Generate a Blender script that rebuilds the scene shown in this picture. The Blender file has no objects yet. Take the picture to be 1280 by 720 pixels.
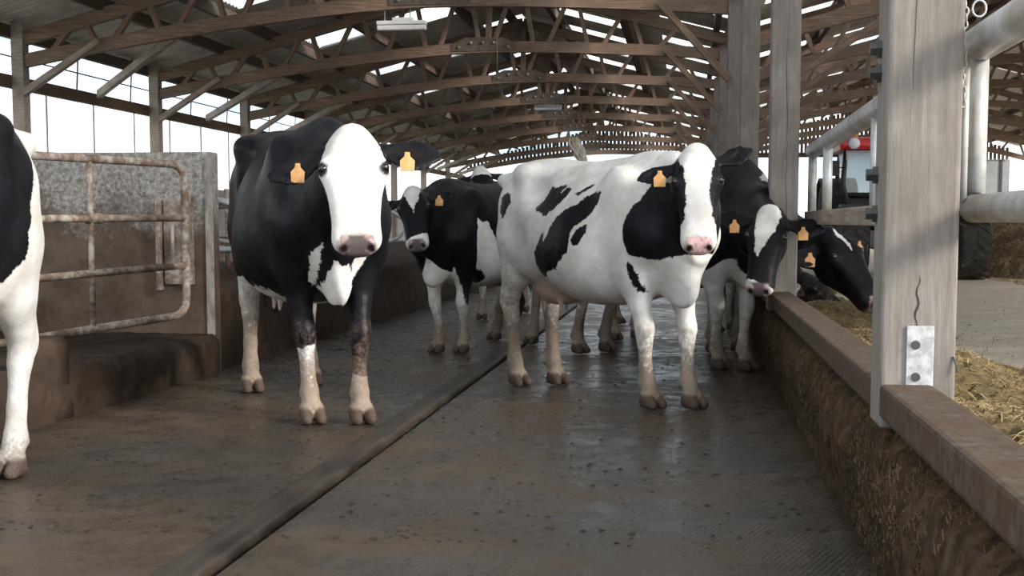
import bpy, bmesh, math, random
import numpy as np
from mathutils import Vector, Matrix
random.seed(7)
RNG = np.random.default_rng(11)
C = bpy.context.scene.collection
PI = math.pi

# ------------------------------------------------------------------ camera
cam_d = bpy.data.cameras.new('camera'); cam = bpy.data.objects.new('camera', cam_d); C.objects.link(cam)
FX = Vector((0.99225361, 0.01124077, -0.12371915))     # world axes written in camera axes (x right, y down, z forward)
FY = Vector((0.12422875, -0.08978351, 0.98818325))
FZ = Vector((0.0, -0.99589787, -0.09048444))
right = Vector((FX[0], FY[0], FZ[0])); down = Vector((FX[1], FY[1], FZ[1])); fwd = Vector((FX[2], FY[2], FZ[2]))
m = Matrix(((right[0], -down[0], -fwd[0]), (right[1], -down[1], -fwd[1]), (right[2], -down[2], -fwd[2])))
cam.matrix_world = Matrix.Translation((0, 0, 1.0)) @ m.to_4x4()
cam_d.sensor_width = 36; cam_d.lens = 36 * 1750 / 1280; cam_d.shift_y = 80 / 1280
cam_d.clip_start = 0.05; cam_d.clip_end = 500
bpy.context.scene.camera = cam

# ------------------------------------------------------------------ sky, sun, exposure
scn = bpy.context.scene
scn.view_settings.view_transform = 'Standard'; scn.view_settings.look = 'None'
scn.view_settings.exposure = 0.42; scn.view_settings.gamma = 1.0; scn.view_settings.use_curve_mapping = False
W = bpy.data.worlds.new('sky'); scn.world = W; W.use_nodes = True
nt = W.node_tree; nt.nodes.clear()
def N(nt, typ, **kw):
    n = nt.nodes.new(typ)
    for k, v in kw.items():
        if k.startswith('_'): setattr(n, k[1:], v)
        else: n.inputs[k.replace('__', ' ')].default_value = v
    return n
def LK(nt, a, b): nt.links.new(a, b)
wo = N(nt, 'ShaderNodeOutputWorld'); bg = N(nt, 'ShaderNodeBackground'); LK(nt, bg.outputs[0], wo.inputs[0])
tc = N(nt, 'ShaderNodeTexCoord'); no = N(nt, 'ShaderNodeTexNoise', Scale=3.5, Detail=5.0, Roughness=0.6)
mp = N(nt, 'ShaderNodeMapping'); mp.inputs['Scale'].default_value = (1, 1, 3)
LK(nt, tc.outputs['Generated'], mp.inputs[0]); LK(nt, mp.outputs[0], no.inputs[0])
cr = N(nt, 'ShaderNodeValToRGB'); cr.color_ramp.elements[0].position = .42; cr.color_ramp.elements[1].position = .58
cr.color_ramp.elements[0].color = (.32, .45, .56, 1); cr.color_ramp.elements[1].color = (1.0, .97, .93, 1)
LK(nt, no.outputs[0], cr.inputs[0]); LK(nt, cr.outputs[0], bg.inputs[0])
bg.inputs[1].default_value = 2.1
sun_d = bpy.data.lights.new('sun', 'SUN'); sun_d.energy = 4.6; sun_d.angle = math.radians(13); sun_d.color = (1.0, .95, .88)
sun = bpy.data.objects.new('sun', sun_d); C.objects.link(sun)
sun.rotation_euler = Vector((-.80, .38, -.42)).to_track_quat('-Z', 'Y').to_euler()

# ------------------------------------------------------------------ material helpers
def mat(name, rough=.6, spec=.5, metal=0.0):
    M = bpy.data.materials.new(name); M.use_nodes = True
    b = M.node_tree.nodes['Principled BSDF']
    b.inputs['Roughness'].default_value = rough; b.inputs['Metallic'].default_value = metal
    b.inputs['Specular IOR Level'].default_value = spec
    return M, M.node_tree, b
def ramp(nt, fac, stops):
    r = N(nt, 'ShaderNodeValToRGB'); e = r.color_ramp.elements
    e[0].position, e[0].color = stops[0][0], (*stops[0][1], 1)
    e[1].position, e[1].color = stops[-1][0], (*stops[-1][1], 1)
    for p, c in stops[1:-1]:
        x = e.new(p); x.color = (*c, 1)
    LK(nt, fac, r.inputs[0]); return r.outputs[0]
def noise(nt, scale, detail=4, rough=.6, stretch=None, dist=0.0):
    tc = N(nt, 'ShaderNodeTexCoord'); n = N(nt, 'ShaderNodeTexNoise', Scale=scale, Detail=float(detail), Roughness=rough, Distortion=dist)
    v = tc.outputs['Object']
    if stretch:
        mp = N(nt, 'ShaderNodeMapping'); mp.inputs['Scale'].default_value = stretch; LK(nt, v, mp.inputs[0]); v = mp.outputs[0]
    LK(nt, v, n.inputs['Vector']); return n.outputs[0]
def mix(nt, fac, a, b):
    n = N(nt, 'ShaderNodeMix', _data_type='RGBA')
    for sock, val in ((n.inputs[0], fac), (n.inputs[6], a), (n.inputs[7], b)):
        if isinstance(val, (int, float)): sock.default_value = val
        elif isinstance(val, tuple): sock.default_value = (*val, 1)
        else: LK(nt, val, sock)
    return n.outputs[2]
def math_(nt, op, a, b=None, clamp=False):
    n = N(nt, 'ShaderNodeMath', _operation=op); n.use_clamp = clamp
    for i, val in enumerate((a, b)):
        if val is None: continue
        if isinstance(val, (int, float)): n.inputs[i].default_value = val
        else: LK(nt, val, n.inputs[i])
    return n.outputs[0]
def mrange(nt, v, a, b, c=0.0, d=1.0):
    n = N(nt, 'ShaderNodeMapRange'); LK(nt, v, n.inputs[0])
    for i, q in enumerate((a, b, c, d)): n.inputs[i + 1].default_value = q
    return n.outputs[0]
def bump(nt, b, h, strength=.3, dist=.01):
    n = N(nt, 'ShaderNodeBump', Strength=strength, Distance=dist); LK(nt, h, n.inputs['Height']); LK(nt, n.outputs[0], b.inputs['Normal'])
def two_tone(name, c1, c2, scale, rough=.7, stretch=None, bs=.3, bd=.005, c3=None, lo=.35, hi=.65, spec=.4, metal=0.0, detail=6):
    M, nt, b = mat(name, rough, spec, metal)
    f = noise(nt, scale, detail, .65, stretch)
    col = ramp(nt, f, [(lo, c1), (hi, c2)])
    if c3 is not None:
        f2 = noise(nt, scale * .23, 5, .6)
        col = mix(nt, mrange(nt, f2, .47, .62), col, c3)
    LK(nt, col, b.inputs['Base Color']); bump(nt, b, f, bs, bd); return M

# timber: grain runs along the object's own X axis (timbers are built along local X)
MT = two_tone('truss_timber', (.12, .072, .048), (.30, .20, .145), 9, .75, (.25, 5, 5), .4, .004, (.17, .12, .09))
MTG = two_tone('weathered_timber', (.21, .16, .13), (.42, .36, .31), 9, .8, (.25, 5, 5), .4, .004, (.24, .19, .155))
MP = two_tone('post_timber', (.14, .12, .105), (.28, .25, .225), 9, .8, (5, 5, .5), .6, .005, (.15, .128, .11), lo=.25, hi=.75)
MRF = two_tone('roof_sheet', (.42, .39, .35), (.62, .585, .54), 4, .8, (1, 3, 1), .2, .004)
MPUR = two_tone('dark_purlin', (.055, .035, .025), (.11, .075, .055), 8, .8, (5, .25, 5), .3, .004)
MGAL = two_tone('galvanised_steel', (.42, .43, .44), (.62, .63, .64), 14, .42, None, .08, .002, (.38, .34, .29), metal=.35)
MRUST = two_tone('rusty_painted_steel', (.24, .16, .115), (.44, .39, .345), 22, .7, None, .5, .004, (.13, .085, .06), lo=.42, hi=.58)
MSTEEL = two_tone('dark_steel', (.05, .05, .05), (.10, .10, .10), 12, .5, metal=.4)
MPLATE = two_tone('zinc_plate', (.40, .40, .41), (.60, .60, .61), 40, .45, metal=.4, lo=.4, hi=.6)
MWHITE = two_tone('white_enamel', (.62, .62, .60), (.72, .72, .70), 10, .4)
MCAP = two_tone('kerb_cap_concrete', (.045, .030, .021), (.105, .074, .053), 26, .8, None, .5, .006, (.070, .043, .027), spec=.25)

def concrete_dirty(name, ztop, zmid):
    """pale blotched concrete, caked with brown slurry in its lower part (ragged upper edge)"""
    M, nt, b = mat(name, .85, .3)
    f = noise(nt, 28, 8, .75); g = noise(nt, 5, 6, .65); g2 = noise(nt, 1.6, 4, .6)
    pale = ramp(nt, f, [(.38, (.17, .145, .125)), (.5, (.33, .30, .275)), (.62, (.50, .475, .45))])
    brown = ramp(nt, g, [(.35, (.075, .05, .036)), (.65, (.145, .10, .073))])
    tc = N(nt, 'ShaderNodeTexCoord'); sp = N(nt, 'ShaderNodeSeparateXYZ'); LK(nt, tc.outputs['Object'], sp.inputs[0])
    h = math_(nt, 'ADD', sp.outputs[2], math_(nt, 'MULTIPLY', math_(nt, 'SUBTRACT', g2, .5), 1.1))
    h = math_(nt, 'ADD', h, math_(nt, 'MULTIPLY', math_(nt, 'SUBTRACT', f, .5), .35))
    fac = mrange(nt, h, zmid, ztop)
    LK(nt, mix(nt, fac, brown, pale), b.inputs['Base Color']); bump(nt, b, math_(nt, 'ADD', f, g), .5, .008); return M
MPART = concrete_dirty('blotched_concrete', 1.28, .98)
MKERB = two_tone('slurry_caked_concrete', (.022, .014, .009), (.062, .039, .025), 7, .85, None, .8, .02, (.036, .023, .015), spec=.2)
MFEEDK = two_tone('manure_splashed_concrete', (.022, .013, .007), (.105, .066, .034), 16, .92, None, 1.0, .02, (.040, .025, .014), spec=.15, detail=10)
MWALL = two_tone('pale_concrete', (.38, .37, .36), (.52, .51, .50), 6, .85)
MPASS = two_tone('dusty_concrete', (.40, .34, .27), (.56, .49, .41), 3, .85, None, .3, .006, (.46, .40, .33), detail=9)

def rubber():
    M, nt, b = mat('wet_rubber', .4, .5)
    big = noise(nt, .9, 4, .6); mid = noise(nt, 6, 8, .7); fine = noise(nt, 60, 6, .7)
    spk = noise(nt, 130, 3, .6)
    c1 = ramp(nt, mid, [(.30, (.026, .021, .017)), (.70, (.060, .049, .039))])
    c2 = ramp(nt, mid, [(.30, (.038, .025, .014)), (.70, (.082, .054, .030))])
    col = mix(nt, mrange(nt, big, .43, .58), c1, c2)
    col = mix(nt, mrange(nt, spk, .67, .74), col, (.20, .175, .14))
    LK(nt, col, b.inputs['Base Color'])
    LK(nt, mrange(nt, math_(nt, 'ADD', math_(nt, 'MULTIPLY', mid, .6), math_(nt, 'MULTIPLY', big, .4)), .38, .62, .15, .46), b.inputs['Roughness'])
    tc = N(nt, 'ShaderNodeTexCoord'); mp = N(nt, 'ShaderNodeMapping'); mp.inputs['Rotation'].default_value = (0, 0, .35)
    LK(nt, tc.outputs['Object'], mp.inputs[0])
    w = N(nt, 'ShaderNodeTexWave', Scale=16.0, Distortion=2.2, Detail=2.0); w.inputs['Detail Scale'].default_value = 3.0; LK(nt, mp.outputs[0], w.inputs[0])
    gate = mrange(nt, noise(nt, 1.4, 3, .5), .42, .56)
    h = math_(nt, 'ADD', math_(nt, 'MULTIPLY', math_(nt, 'MULTIPLY', w.outputs[1], gate), .30), math_(nt, 'ADD', math_(nt, 'MULTIPLY', fine, .8), math_(nt, 'MULTIPLY', mid, .55)))
    bump(nt, b, h, .5, .010); return M
MRUB = rubber()
MEDGE = two_tone('rubber_mat_edge', (.014, .011, .009), (.060, .045, .032), 9, .45, (1, .25, 1), .5, .006)

def thin_sheet(name, col, transp):
    M = bpy.data.materials.new(name); M.use_nodes = True; nt = M.node_tree; nt.nodes.clear()
    o = N(nt, 'ShaderNodeOutputMaterial'); mx = N(nt, 'ShaderNodeMixShader', Fac=transp)
    t = N(nt, 'ShaderNodeBsdfTranslucent', Color=(*col, 1)); tr = N(nt, 'ShaderNodeBsdfTransparent', Color=(1, 1, 1, 1))
    LK(nt, t.outputs[0], mx.inputs[1]); LK(nt, tr.outputs[0], mx.inputs[2]); LK(nt, mx.outputs[0], o.inputs[0]); return M
MSKYL = thin_sheet('clear_roof_sheet', (.9, .92, .95), .8)
MCURT = thin_sheet('windbreak_curtain', (.95, .95, .95), .72)
MGLASS, _nt, _b = mat('cab_glass', .08, .5); _b.inputs['Base Color'].default_value = (.30, .38, .40, 1); _b.inputs['Transmission Weight'].default_value = .65
MRED = two_tone('red_paint', (.42, .012, .016), (.55, .02, .022), 5, .3)
MBLK = two_tone('black_plastic', (.012, .012, .013), (.03, .03, .03), 8, .5)
MTYRE = two_tone('tyre_rubber', (.030, .028, .026), (.085, .075, .065), 9, .8)
MORANGE = two_tone('amber_lens', (.85, .30, .02), (.9, .38, .04), 5, .3)
MLAMP = two_tone('headlamp_lens', (.6, .62, .65), (.8, .82, .85), 6, .15)
MTAG = two_tone('orange_tag', (.62, .30, .11), (.72, .40, .17), 30, .5, lo=.4, hi=.6)
MHAY = two_tone('straw_heap', (.13, .085, .045), (.36, .26, .155), 14, .9, None, 1.0, .03, (.22, .15, .085), detail=9)
MSTRAW = two_tone('straw', (.28, .195, .09), (.55, .42, .24), 3, .8)
MFEED = two_tone('chopped_feed', (.055, .036, .014), (.21, .145, .062), 22, .9, None, 1.0, .03, (.11, .075, .030), detail=9)
MFEEDB = two_tone('feed_blades', (.10, .07, .027), (.40, .30, .14), 4, .85)
MHILL = two_tone('distant_woodland', (.10, .13, .10), (.20, .24, .20), .2, .9)
MGRASS = two_tone('outdoor_ground', (.20, .22, .14), (.34, .33, .26), .3, .9)

# ------------------------------------------------------------------ object helpers
def link(name, bm_or_me, mt, parent=None, smooth=False, loc=None):
    if isinstance(bm_or_me, bmesh.types.BMesh):
        bmesh.ops.recalc_face_normals(bm_or_me, faces=bm_or_me.faces)
        me = bpy.data.meshes.new(name); bm_or_me.to_mesh(me); bm_or_me.free()
    else: me = bm_or_me
    for x in (mt if isinstance(mt, (list, tuple)) else [mt]): me.materials.append(x)
    if smooth: me.polygons.foreach_set('use_smooth', [True] * len(me.polygons))
    o = bpy.data.objects.new(name, me); C.objects.link(o)
    if parent: o.parent = parent
    if loc: o.location = loc
    return o
def tag(o, label, cat, group=None, kind=None):
    o['label'] = label; o['category'] = cat
    if group: o['group'] = group
    if kind: o['kind'] = kind
    return o
def struct(o): o['kind'] = 'structure'; return o
def empty(name, loc=(0, 0, 0), rz=0):
    o = bpy.data.objects.new(name, None); C.objects.link(o); o.location = loc; o.rotation_euler = (0, 0, rz); o.empty_display_size = .1; return o
def copy_tree(o, parent=None):
    c = o.copy(); C.objects.link(c)
    if parent: c.parent = parent
    for ch in list(o.children): copy_tree(ch, c)
    return c
def bx(bm, x0, x1, y0, y1, z0, z1, bev=0.0, seg=2):
    vs = [bm.verts.new((x, y, z)) for x in (x0, x1) for y in (y0, y1) for z in (z0, z1)]
    fs = [(0, 1, 3, 2), (4, 6, 7, 5), (0, 4, 5, 1), (2, 3, 7, 6), (0, 2, 6, 4), (1, 5, 7, 3)]
    ff = [bm.faces.new([vs[i] for i in f]) for f in fs]
    if bev > 0:
        es = list({e for f in ff for e in f.edges})
        bmesh.ops.bevel(bm, geom=es, offset=bev, segments=seg, affect='EDGES', profile=.6)
    return bm
def box(*a, bev=0.0): return bx(bmesh.new(), *a, bev=bev)
def tube(bm, pts, r, n=12, closed=False, caps=True):
    pts = [Vector(p) for p in pts]; rs = r if isinstance(r, (list, tuple)) else [r] * len(pts)
    rings = []; prev = None; L = len(pts)
    for i, p in enumerate(pts):
        if closed: t = (pts[(i + 1) % L] - pts[i - 1]).normalized()
        else: t = (pts[min(i + 1, L - 1)] - pts[max(i - 1, 0)]).normalized()
        if prev is None: u = t.orthogonal().normalized()
        else: u = (prev - t * prev.dot(t)).normalized()
        prev = u; v = t.cross(u)
        rings.append([bm.verts.new(p + (u * math.cos(2 * PI * k / n) + v * math.sin(2 * PI * k / n)) * rs[i]) for k in range(n)])
    for i in range(L if closed else L - 1):
        a, b = rings[i], rings[(i + 1) % L]
        for k in range(n): bm.faces.new((a[k], a[(k + 1) % n], b[(k + 1) % n], b[k]))
    if caps and not closed: bm.faces.new(rings[0][::-1]); bm.faces.new(rings[-1])
    return bm
def bend(pts, rad=.08, n=6):
    out = [Vector(pts[0])]
    for i in range(1, len(pts) - 1):
        a, b, c = Vector(pts[i - 1]), Vector(pts[i]), Vector(pts[i + 1])
        d1 = (a - b); d2 = (c - b); r = min(rad, d1.length * .45, d2.length * .45)
        p, q = b + d1.normalized() * r, b + d2.normalized() * r
        for k in range(n + 1):
            t = k / n; out.append(p * (1 - t) ** 2 + b * 2 * t * (1 - t) + q * t * t)
    out.append(Vector(pts[-1])); return out
def beam(name, a, b, w, h, mt, parent=None, bev=.006, up=Vector((0, 0, 1))):
    """straight timber from a to b: its length lies on its own X axis, w across, h deep"""
    a, b = Vector(a), Vector(b); L = (b - a).length; x = (b - a) / L
    y = up.cross(x)
    if y.length < 1e-3: y = Vector((0, 1, 0)).cross(x)
    y.normalize(); z = x.cross(y)
    o = link(name, box(0, L, -w / 2, w / 2, -h / 2, h / 2, bev=bev), mt, parent)
    M3 = Matrix((x, y, z)).transposed().to_4x4(); M3.translation = a; o.matrix_local = M3
    return o
def lathe(bm, prof, axis='z', n=24, c=(0, 0, 0)):
    rings = []
    for r, z in prof:
        ring = []
        for k in range(n):
            a = 2 * PI * k / n; p = (r * math.cos(a), r * math.sin(a), z)
            if axis == 'x': p = (p[2], p[0], p[1])
            if axis == 'y': p = (p[0], p[2], p[1])
            ring.append(bm.verts.new((p[0] + c[0], p[1] + c[1], p[2] + c[2])))
        rings.append(ring)
    for a, b in zip(rings, rings[1:]):
        for k in range(n): bm.faces.new((a[k], a[(k + 1) % n], b[(k + 1) % n], b[k]))
    bm.faces.new(rings[0][::-1]); bm.faces.new(rings[-1]); return bm

# ================================================================== LARGE STRUCTURE
LX = -9.6; S = 5.2; Y0 = 3.78; YE = 61.0; RX = 13.2
# outdoor ground and far woods
bm = bmesh.new(); bx(bm, -160, 160, -30, 260, -.4, -.21); struct(link('outdoor_ground', bm, MGRASS))
def hill(name, x0, x1, y0, y1, h):
    bm = bmesh.new(); n = 60; rows = []
    for j in range(5):
        row = []
        for i in range(n + 1):
            t = i / n; q = j / 4
            x = x0 + (x1 - x0) * t + (y1 - y0) * .12 * q; y = y0 + (y1 - y0) * t
            z = h * math.sin(PI * q * .5) * (.75 + .18 * math.sin(t * 9) + .1 * math.sin(t * 31 + 1) + .05 * random.random())
            row.append(bm.verts.new((x - 30 * q, y, z - .3)))
        rows.append(row)
    for a, b in zip(rows, rows[1:]):
        for i in range(n): bm.faces.new((a[i], a[i + 1], b[i + 1], b[i]))
    return struct(link(name, bm, MHILL, smooth=True))
hill('distant_woodland', -95, -95, 30, 230, 7)

# floor of the alley: slab plus two runs of rubber matting with an open joint between
bm = box(-3.4, .75, -1.5, YE, -.2, -.045); struct(link('floor', bm, MBLK))
def mat_run(label, x0, x1, lip):
    bm = bmesh.new(); ny = 90; xs = [x0, x0 + .012, x0 + .10, (x0 + x1) / 2, x1 - .16, x1 - .045, x1 - .012, x1] if lip else [x0, x0 + .012, x0 + .05, x0 + .12, (x0 + x1) / 2, x1 - .05, x1]
    zs = [-.012, -.002, 0, 0, 0, 0, -.002, -.03] if lip else [-.03, -.008, 0, 0, 0, 0, -.002]
    rows = []
    for j in range(ny + 1):
        y = -1.5 + (YE + 1.5) * j / ny
        rows.append([bm.verts.new((x, y, z)) for x, z in zip(xs, zs)])
    for a, b in zip(rows, rows[1:]):
        for i in range(len(xs) - 1): bm.faces.new((a[i], a[i + 1], b[i + 1], b[i]))
    bot = [[bm.verts.new((x, y, -.045)) for x in (x0, x1)] for y in (-1.5, YE)]
    bm.faces.new((bot[0][0], bot[0][1], bot[1][1], bot[1][0]))
    bm.faces.new([r[0] for r in rows] + [bot[1][0], bot[0][0]]); bm.faces.new([r[-1] for r in rows] + [bot[1][1], bot[0][1]])
    bm.faces.new(rows[0] + [bot[0][1], bot[0][0]]); bm.faces.new(rows[-1] + [bot[1][1], bot[1][0]])
    return link('rubber_mat', bm, MRUB), label
o, l = mat_run('', -3.2, -1.380, True); tag(o, 'wet grooved rubber flooring on the left side of the dark joint', 'rubber flooring')
bm = bmesh.new(); rr_ = random.Random(2); rows = []
for j in range(240):
    y = -1.5 + (YE + 1.4) * (j / 239) ** 1.8; d = rr_.gauss(0, .002)
    rows.append([bm.verts.new((x + d, y, z)) for x, z in ((-1.52, .0005), (-1.49, .004 + d * .5), (-1.42, .007 + d * .5), (-1.39, .006), (-1.379, -.004), (-1.379, -.04), (-1.40, -.04))])
for a, b in zip(rows, rows[1:]):
    for i in range(6): bm.faces.new((a[i], a[i + 1], b[i + 1], b[i]))
es_ = link('edge_lip', bm, MEDGE, o, smooth=True); es_['label'] = 'darker smooth lip along the joint'
o, l = mat_run('', -1.352, .56, False); tag(o, 'wet brown rubber flooring on the right side of the dark joint, below the feed kerb', 'rubber flooring')

# left: low kerb and littered ledge in front of the gate, higher lying-bed wall farther on
def rough_profile(name, prof, ya, yb, mt, amp=.008, step=.12, parent=None):
    """extrude an x-z profile along y with uneven, splashed-on relief"""
    bm = bmesh.new(); n = max(2, int((yb - ya) / step)); rows = []
    fine = []
    for (a, b) in zip(prof, prof[1:]):
        k = max(1, int(math.hypot(b[0] - a[0], b[1] - a[1]) / .06))
        for i in range(k): fine.append((a[0] + (b[0] - a[0]) * i / k, a[1] + (b[1] - a[1]) * i / k))
    fine.append(prof[-1])
    for j in range(n + 1):
        y = ya + (yb - ya) * j / n
        rows.append([bm.verts.new((x + random.gauss(0, amp) * .6 + amp * math.sin(y * 3.1 + z * 8), y, z + random.gauss(0, amp) * .5)) for x, z in fine])
    for a, b in zip(rows, rows[1:]):
        for i in range(len(fine) - 1): bm.faces.new((a[i], a[i + 1], b[i + 1], b[i]))
    bm.faces.new(rows[0][::-1]); bm.faces.new(rows[-1])
    return link(name, bm, mt, parent, smooth=True)
struct(rough_profile('kerb_ledge', [(-9.4, -.1), (-3.2, -.1), (-3.2, .19), (-3.25, .245), (-3.6, .25), (-9.4, .25), (-9.4, -.1)], -1.5, 9.34, MKERB))
struct(rough_profile('lying_bed_wall', [(-9.4, -.1), (-3.235, -.1), (-3.235, .52), (-3.26, .57), (-3.5, .58), (-3.55, .46), (-9.4, .46), (-9.4, -.1)], 9.52, YE, MKERB, step=.25))
bm = box(-9.4, -3.25, 9.36, 9.5, -.05, 1.5, bev=.018); struct(link('partition_wall', bm, MPART))
bm = box(LX - .25, LX - .05, -1.5, YE, -.2, 1.72); struct(link('wall_left', bm, MWALL))

# right: feed kerb with its cap, passage floor, right outer wall
struct(rough_profile('feed_kerb', [(.565, -.1), (.545, .10), (.515, .22), (.50, .33), (.525, .42), (.575, .46), (.60, .49), (.66, .49), (.66, -.1), (.57, -.1)], -1.5, YE, MFEEDK, amp=.012, step=.05))
for i in range(-1, 11):
    a = Y0 + S * i; y0 = max(a + .205, -1.5); y1 = a + S - .0
    struct(link('kerb_cap', box(.508, .645, y0, min(y1, YE), .492, .580, bev=.012), MCAP))
bm = box(.66, RX + .5, -1.5, YE + 3, -.2, .10); struct(link('passage_floor', bm, MPASS))
bm = box(RX + .05, RX + .2, -1.5, YE, .1, 1.6); struct(link('wall_right', bm, MWALL))

# ---------------------------------------------------------------- roof
RID = -3.5; RZ = 5.55; SL = .262                       # left roof: ridge x, z, slope
def roof_l(x): return RZ - SL * abs(x - RID)
RID2 = 6.9; RZ2 = roof_l(.68) + SL * (RID2 - .68)
def roof_z(x): return roof_l(x) if x < .68 else RZ2 - SL * abs(x - RID2)
YR0 = 4.0
def sheet_strip(x0, x1, y0, y1):
    """corrugated sheeting between two x positions (waves run across the slope)"""
    bm = bmesh.new(); p = .177; n = int((y1 - y0) / (p / 4)); rows = []
    for j in range(n + 1):
        y = y0 + (y1 - y0) * j / n; dz = .022 * math.sin(2 * PI * y / p)
        rows.append([bm.verts.new((x0, y, roof_z(x0 + 1e-4) + dz)), bm.verts.new((x1, y, roof_z(x1 - 1e-4) + dz))])
    for a, b in zip(rows, rows[1:]): bm.faces.new((a[0], a[1], b[1], b[0]))
    return bm
# clear sheets: (x from, x to, offset in the bay, length)
sky_rows = [(-7.35, -6.25, 2.0, 1.25), (-5.65, -4.55, 2.4, 1.3), (-4.45, -3.6, .7, 1.0), (-2.6, -1.35, .9, 1.05), (-2.6, -1.35, 3.5, .9), (-.55, .62, 1.3, 1.05), (-.55, .62, 3.9, .9),
            (1.2, 2.5, 1.0, 1.05), (1.2, 2.5, 3.3, .95), (3.1, 4.4, 1.6, 1.05), (3.1, 4.4, 4.0, .9), (8.9, 10.2, 1.6, 1.05)]
bands = sorted({-10.1, RID, .68, RID2, RX + .5} | {r[0] for r in sky_rows} | {r[1] for r in sky_rows})
roof_bm = bmesh.new()
def merge(dst, src):
    me = bpy.data.meshes.new('tmp'); src.to_mesh(me); src.free(); dst.from_mesh(me); bpy.data.meshes.remove(me)
clear_list = []
for a, b in zip(bands, bands[1:]):
    cuts = []
    for r in sky_rows:
        if r[0] <= a + 1e-6 and r[1] >= b - 1e-6:
            for k in range(0, 12):
                if k > 7 and r[2] > 3 : pass
                y = Y0 + S * k + r[2]
                if y > YR0 and y + r[3] < YE: cuts.append((y, y + r[3]))
    cuts.sort(); y = YR0
    for c0, c1 in cuts:
        merge(roof_bm, sheet_strip(a, b, y, c0)); clear_list.append((a, b, c0, c1)); y = c1
    merge(roof_bm, sheet_strip(a, b, y, YE + .5))
struct(link('ceiling', roof_bm, MRF))
for a, b, c0, c1 in clear_list:
    struct(link('roof_light', sheet_strip(a, b, c0, c1), MSKYL))

# purlins run the length of the barn on top of the upper chords
ORD = 'first second third fourth fifth sixth seventh eighth ninth tenth eleventh twelfth thirteenth fourteenth fifteenth sixteenth seventeenth eighteenth'.split()
PC = [-9.75, -8.35, -7.45, -6.15, -4.45, -3.75, -2.7, -1.25, .45, .95, 2.6, 4.5, 5.6, 6.8, 8.2, 9.6, 11.0, 12.4]
for x in [-9.75, -8.35, -7.45, -6.15, -5.75, -4.45, -3.75, -3.25, -2.7, -1.25, -.65, .45, .95, 2.6, 3.0, 4.5, 5.6, 6.8, 8.2, 9.6, 11.0, 12.4]:
    if x in (-5.75, -3.25, -.65, 3.0): continue
    z = roof_z(x) - .03 - .11
    tag(link('purlin', box(x - .05, x + .05, YR0, YE + .4, z - .09, z + .09, bev=.006), MPUR),
        'dark timber purlin under the roof sheets, ' + ORD[PC.index(x)] + ' counted from the left wall', 'roof timber', 'purlins under the barn roof')

# ---------------------------------------------------------------- trusses
def lower_z(x): return 4.1 - .76 * (abs(x + 3.5) / (6.1 if x < -3.5 else 9.5)) ** (1.5 if x < -3.5 else 1.7)
def upper_z(x): return 5.25 - SL * abs(x - RID) - .0
def chord(name, xs, zf, y, w, h, mt, parent):
    """laminated chord swept through a gentle curve"""
    bm = bmesh.new(); rings = []
    for i, x in enumerate(xs):
        a = xs[max(i - 1, 0)]; b = xs[min(i + 1, len(xs) - 1)]
        t = Vector((b - a, 0, zf(b) - zf(a))).normalized(); nrm = Vector((-t[2], 0, t[0])); c = Vector((x, y, zf(x)))
        rings.append([bm.verts.new(c + nrm * sy * h / 2 + Vector((0, sx * w / 2, 0))) for sx, sy in ((-1, -1), (1, -1), (1, 1), (-1, 1))])
    for a, b in zip(rings, rings[1:]):
        for k in range(4): bm.faces.new((a[k], a[(k + 1) % 4], b[(k + 1) % 4], b[k]))
    bm.faces.new(rings[0][::-1]); bm.faces.new(rings[-1]); return link(name, bm, mt, parent)
TL = 'arched timber truss over the alley, '
ordn = ['the nearest one, tube light under it', 'the second from the camera, thin wire below it', 'the third from the camera', 'the fourth from the camera', 'the fifth from the camera',
        'the sixth from the camera', 'the seventh from the camera', 'the eighth from the camera, before the far opening']
def truss_parts(t, xa, xm, xb, lz, uz):
    """left half xa..xm, right half xm..xb; local y = 0"""
    nL = 12
    xsL = [xa + (xb - xa) * i / 24 for i in range(25)]
    chord('lower_chord', xsL, lz, 0, .13, .185, MTG if False else MT, t)
    chord('upper_chord', [xa, xm], uz, 0, .12, .19, MT, t)
    chord('upper_chord', [xm, xb], uz, 0, .12, .19, MT, t)
    # webs: alternating upright and diagonal
    npan = 10
    nodes = [xa + .35 + (xb - xa - .7) * i / npan for i in range(npan + 1)]
    for i in range(npan):
        p, q = nodes[i], nodes[i + 1]; mid = (p + q) / 2
        beam('web', (p + .1, .0, lz(p + .1)), (mid, .0, uz(mid)), .07, .11, MT, t, bev=.004, up=Vector((0, 1, 0)))
        if i % 2 == 0 or True: beam('web', (mid + .18, .0, uz(mid + .18)), (q - .12, .0, lz(q - .12)), .07, .11, MT, t, bev=.004, up=Vector((0, 1, 0)))
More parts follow.
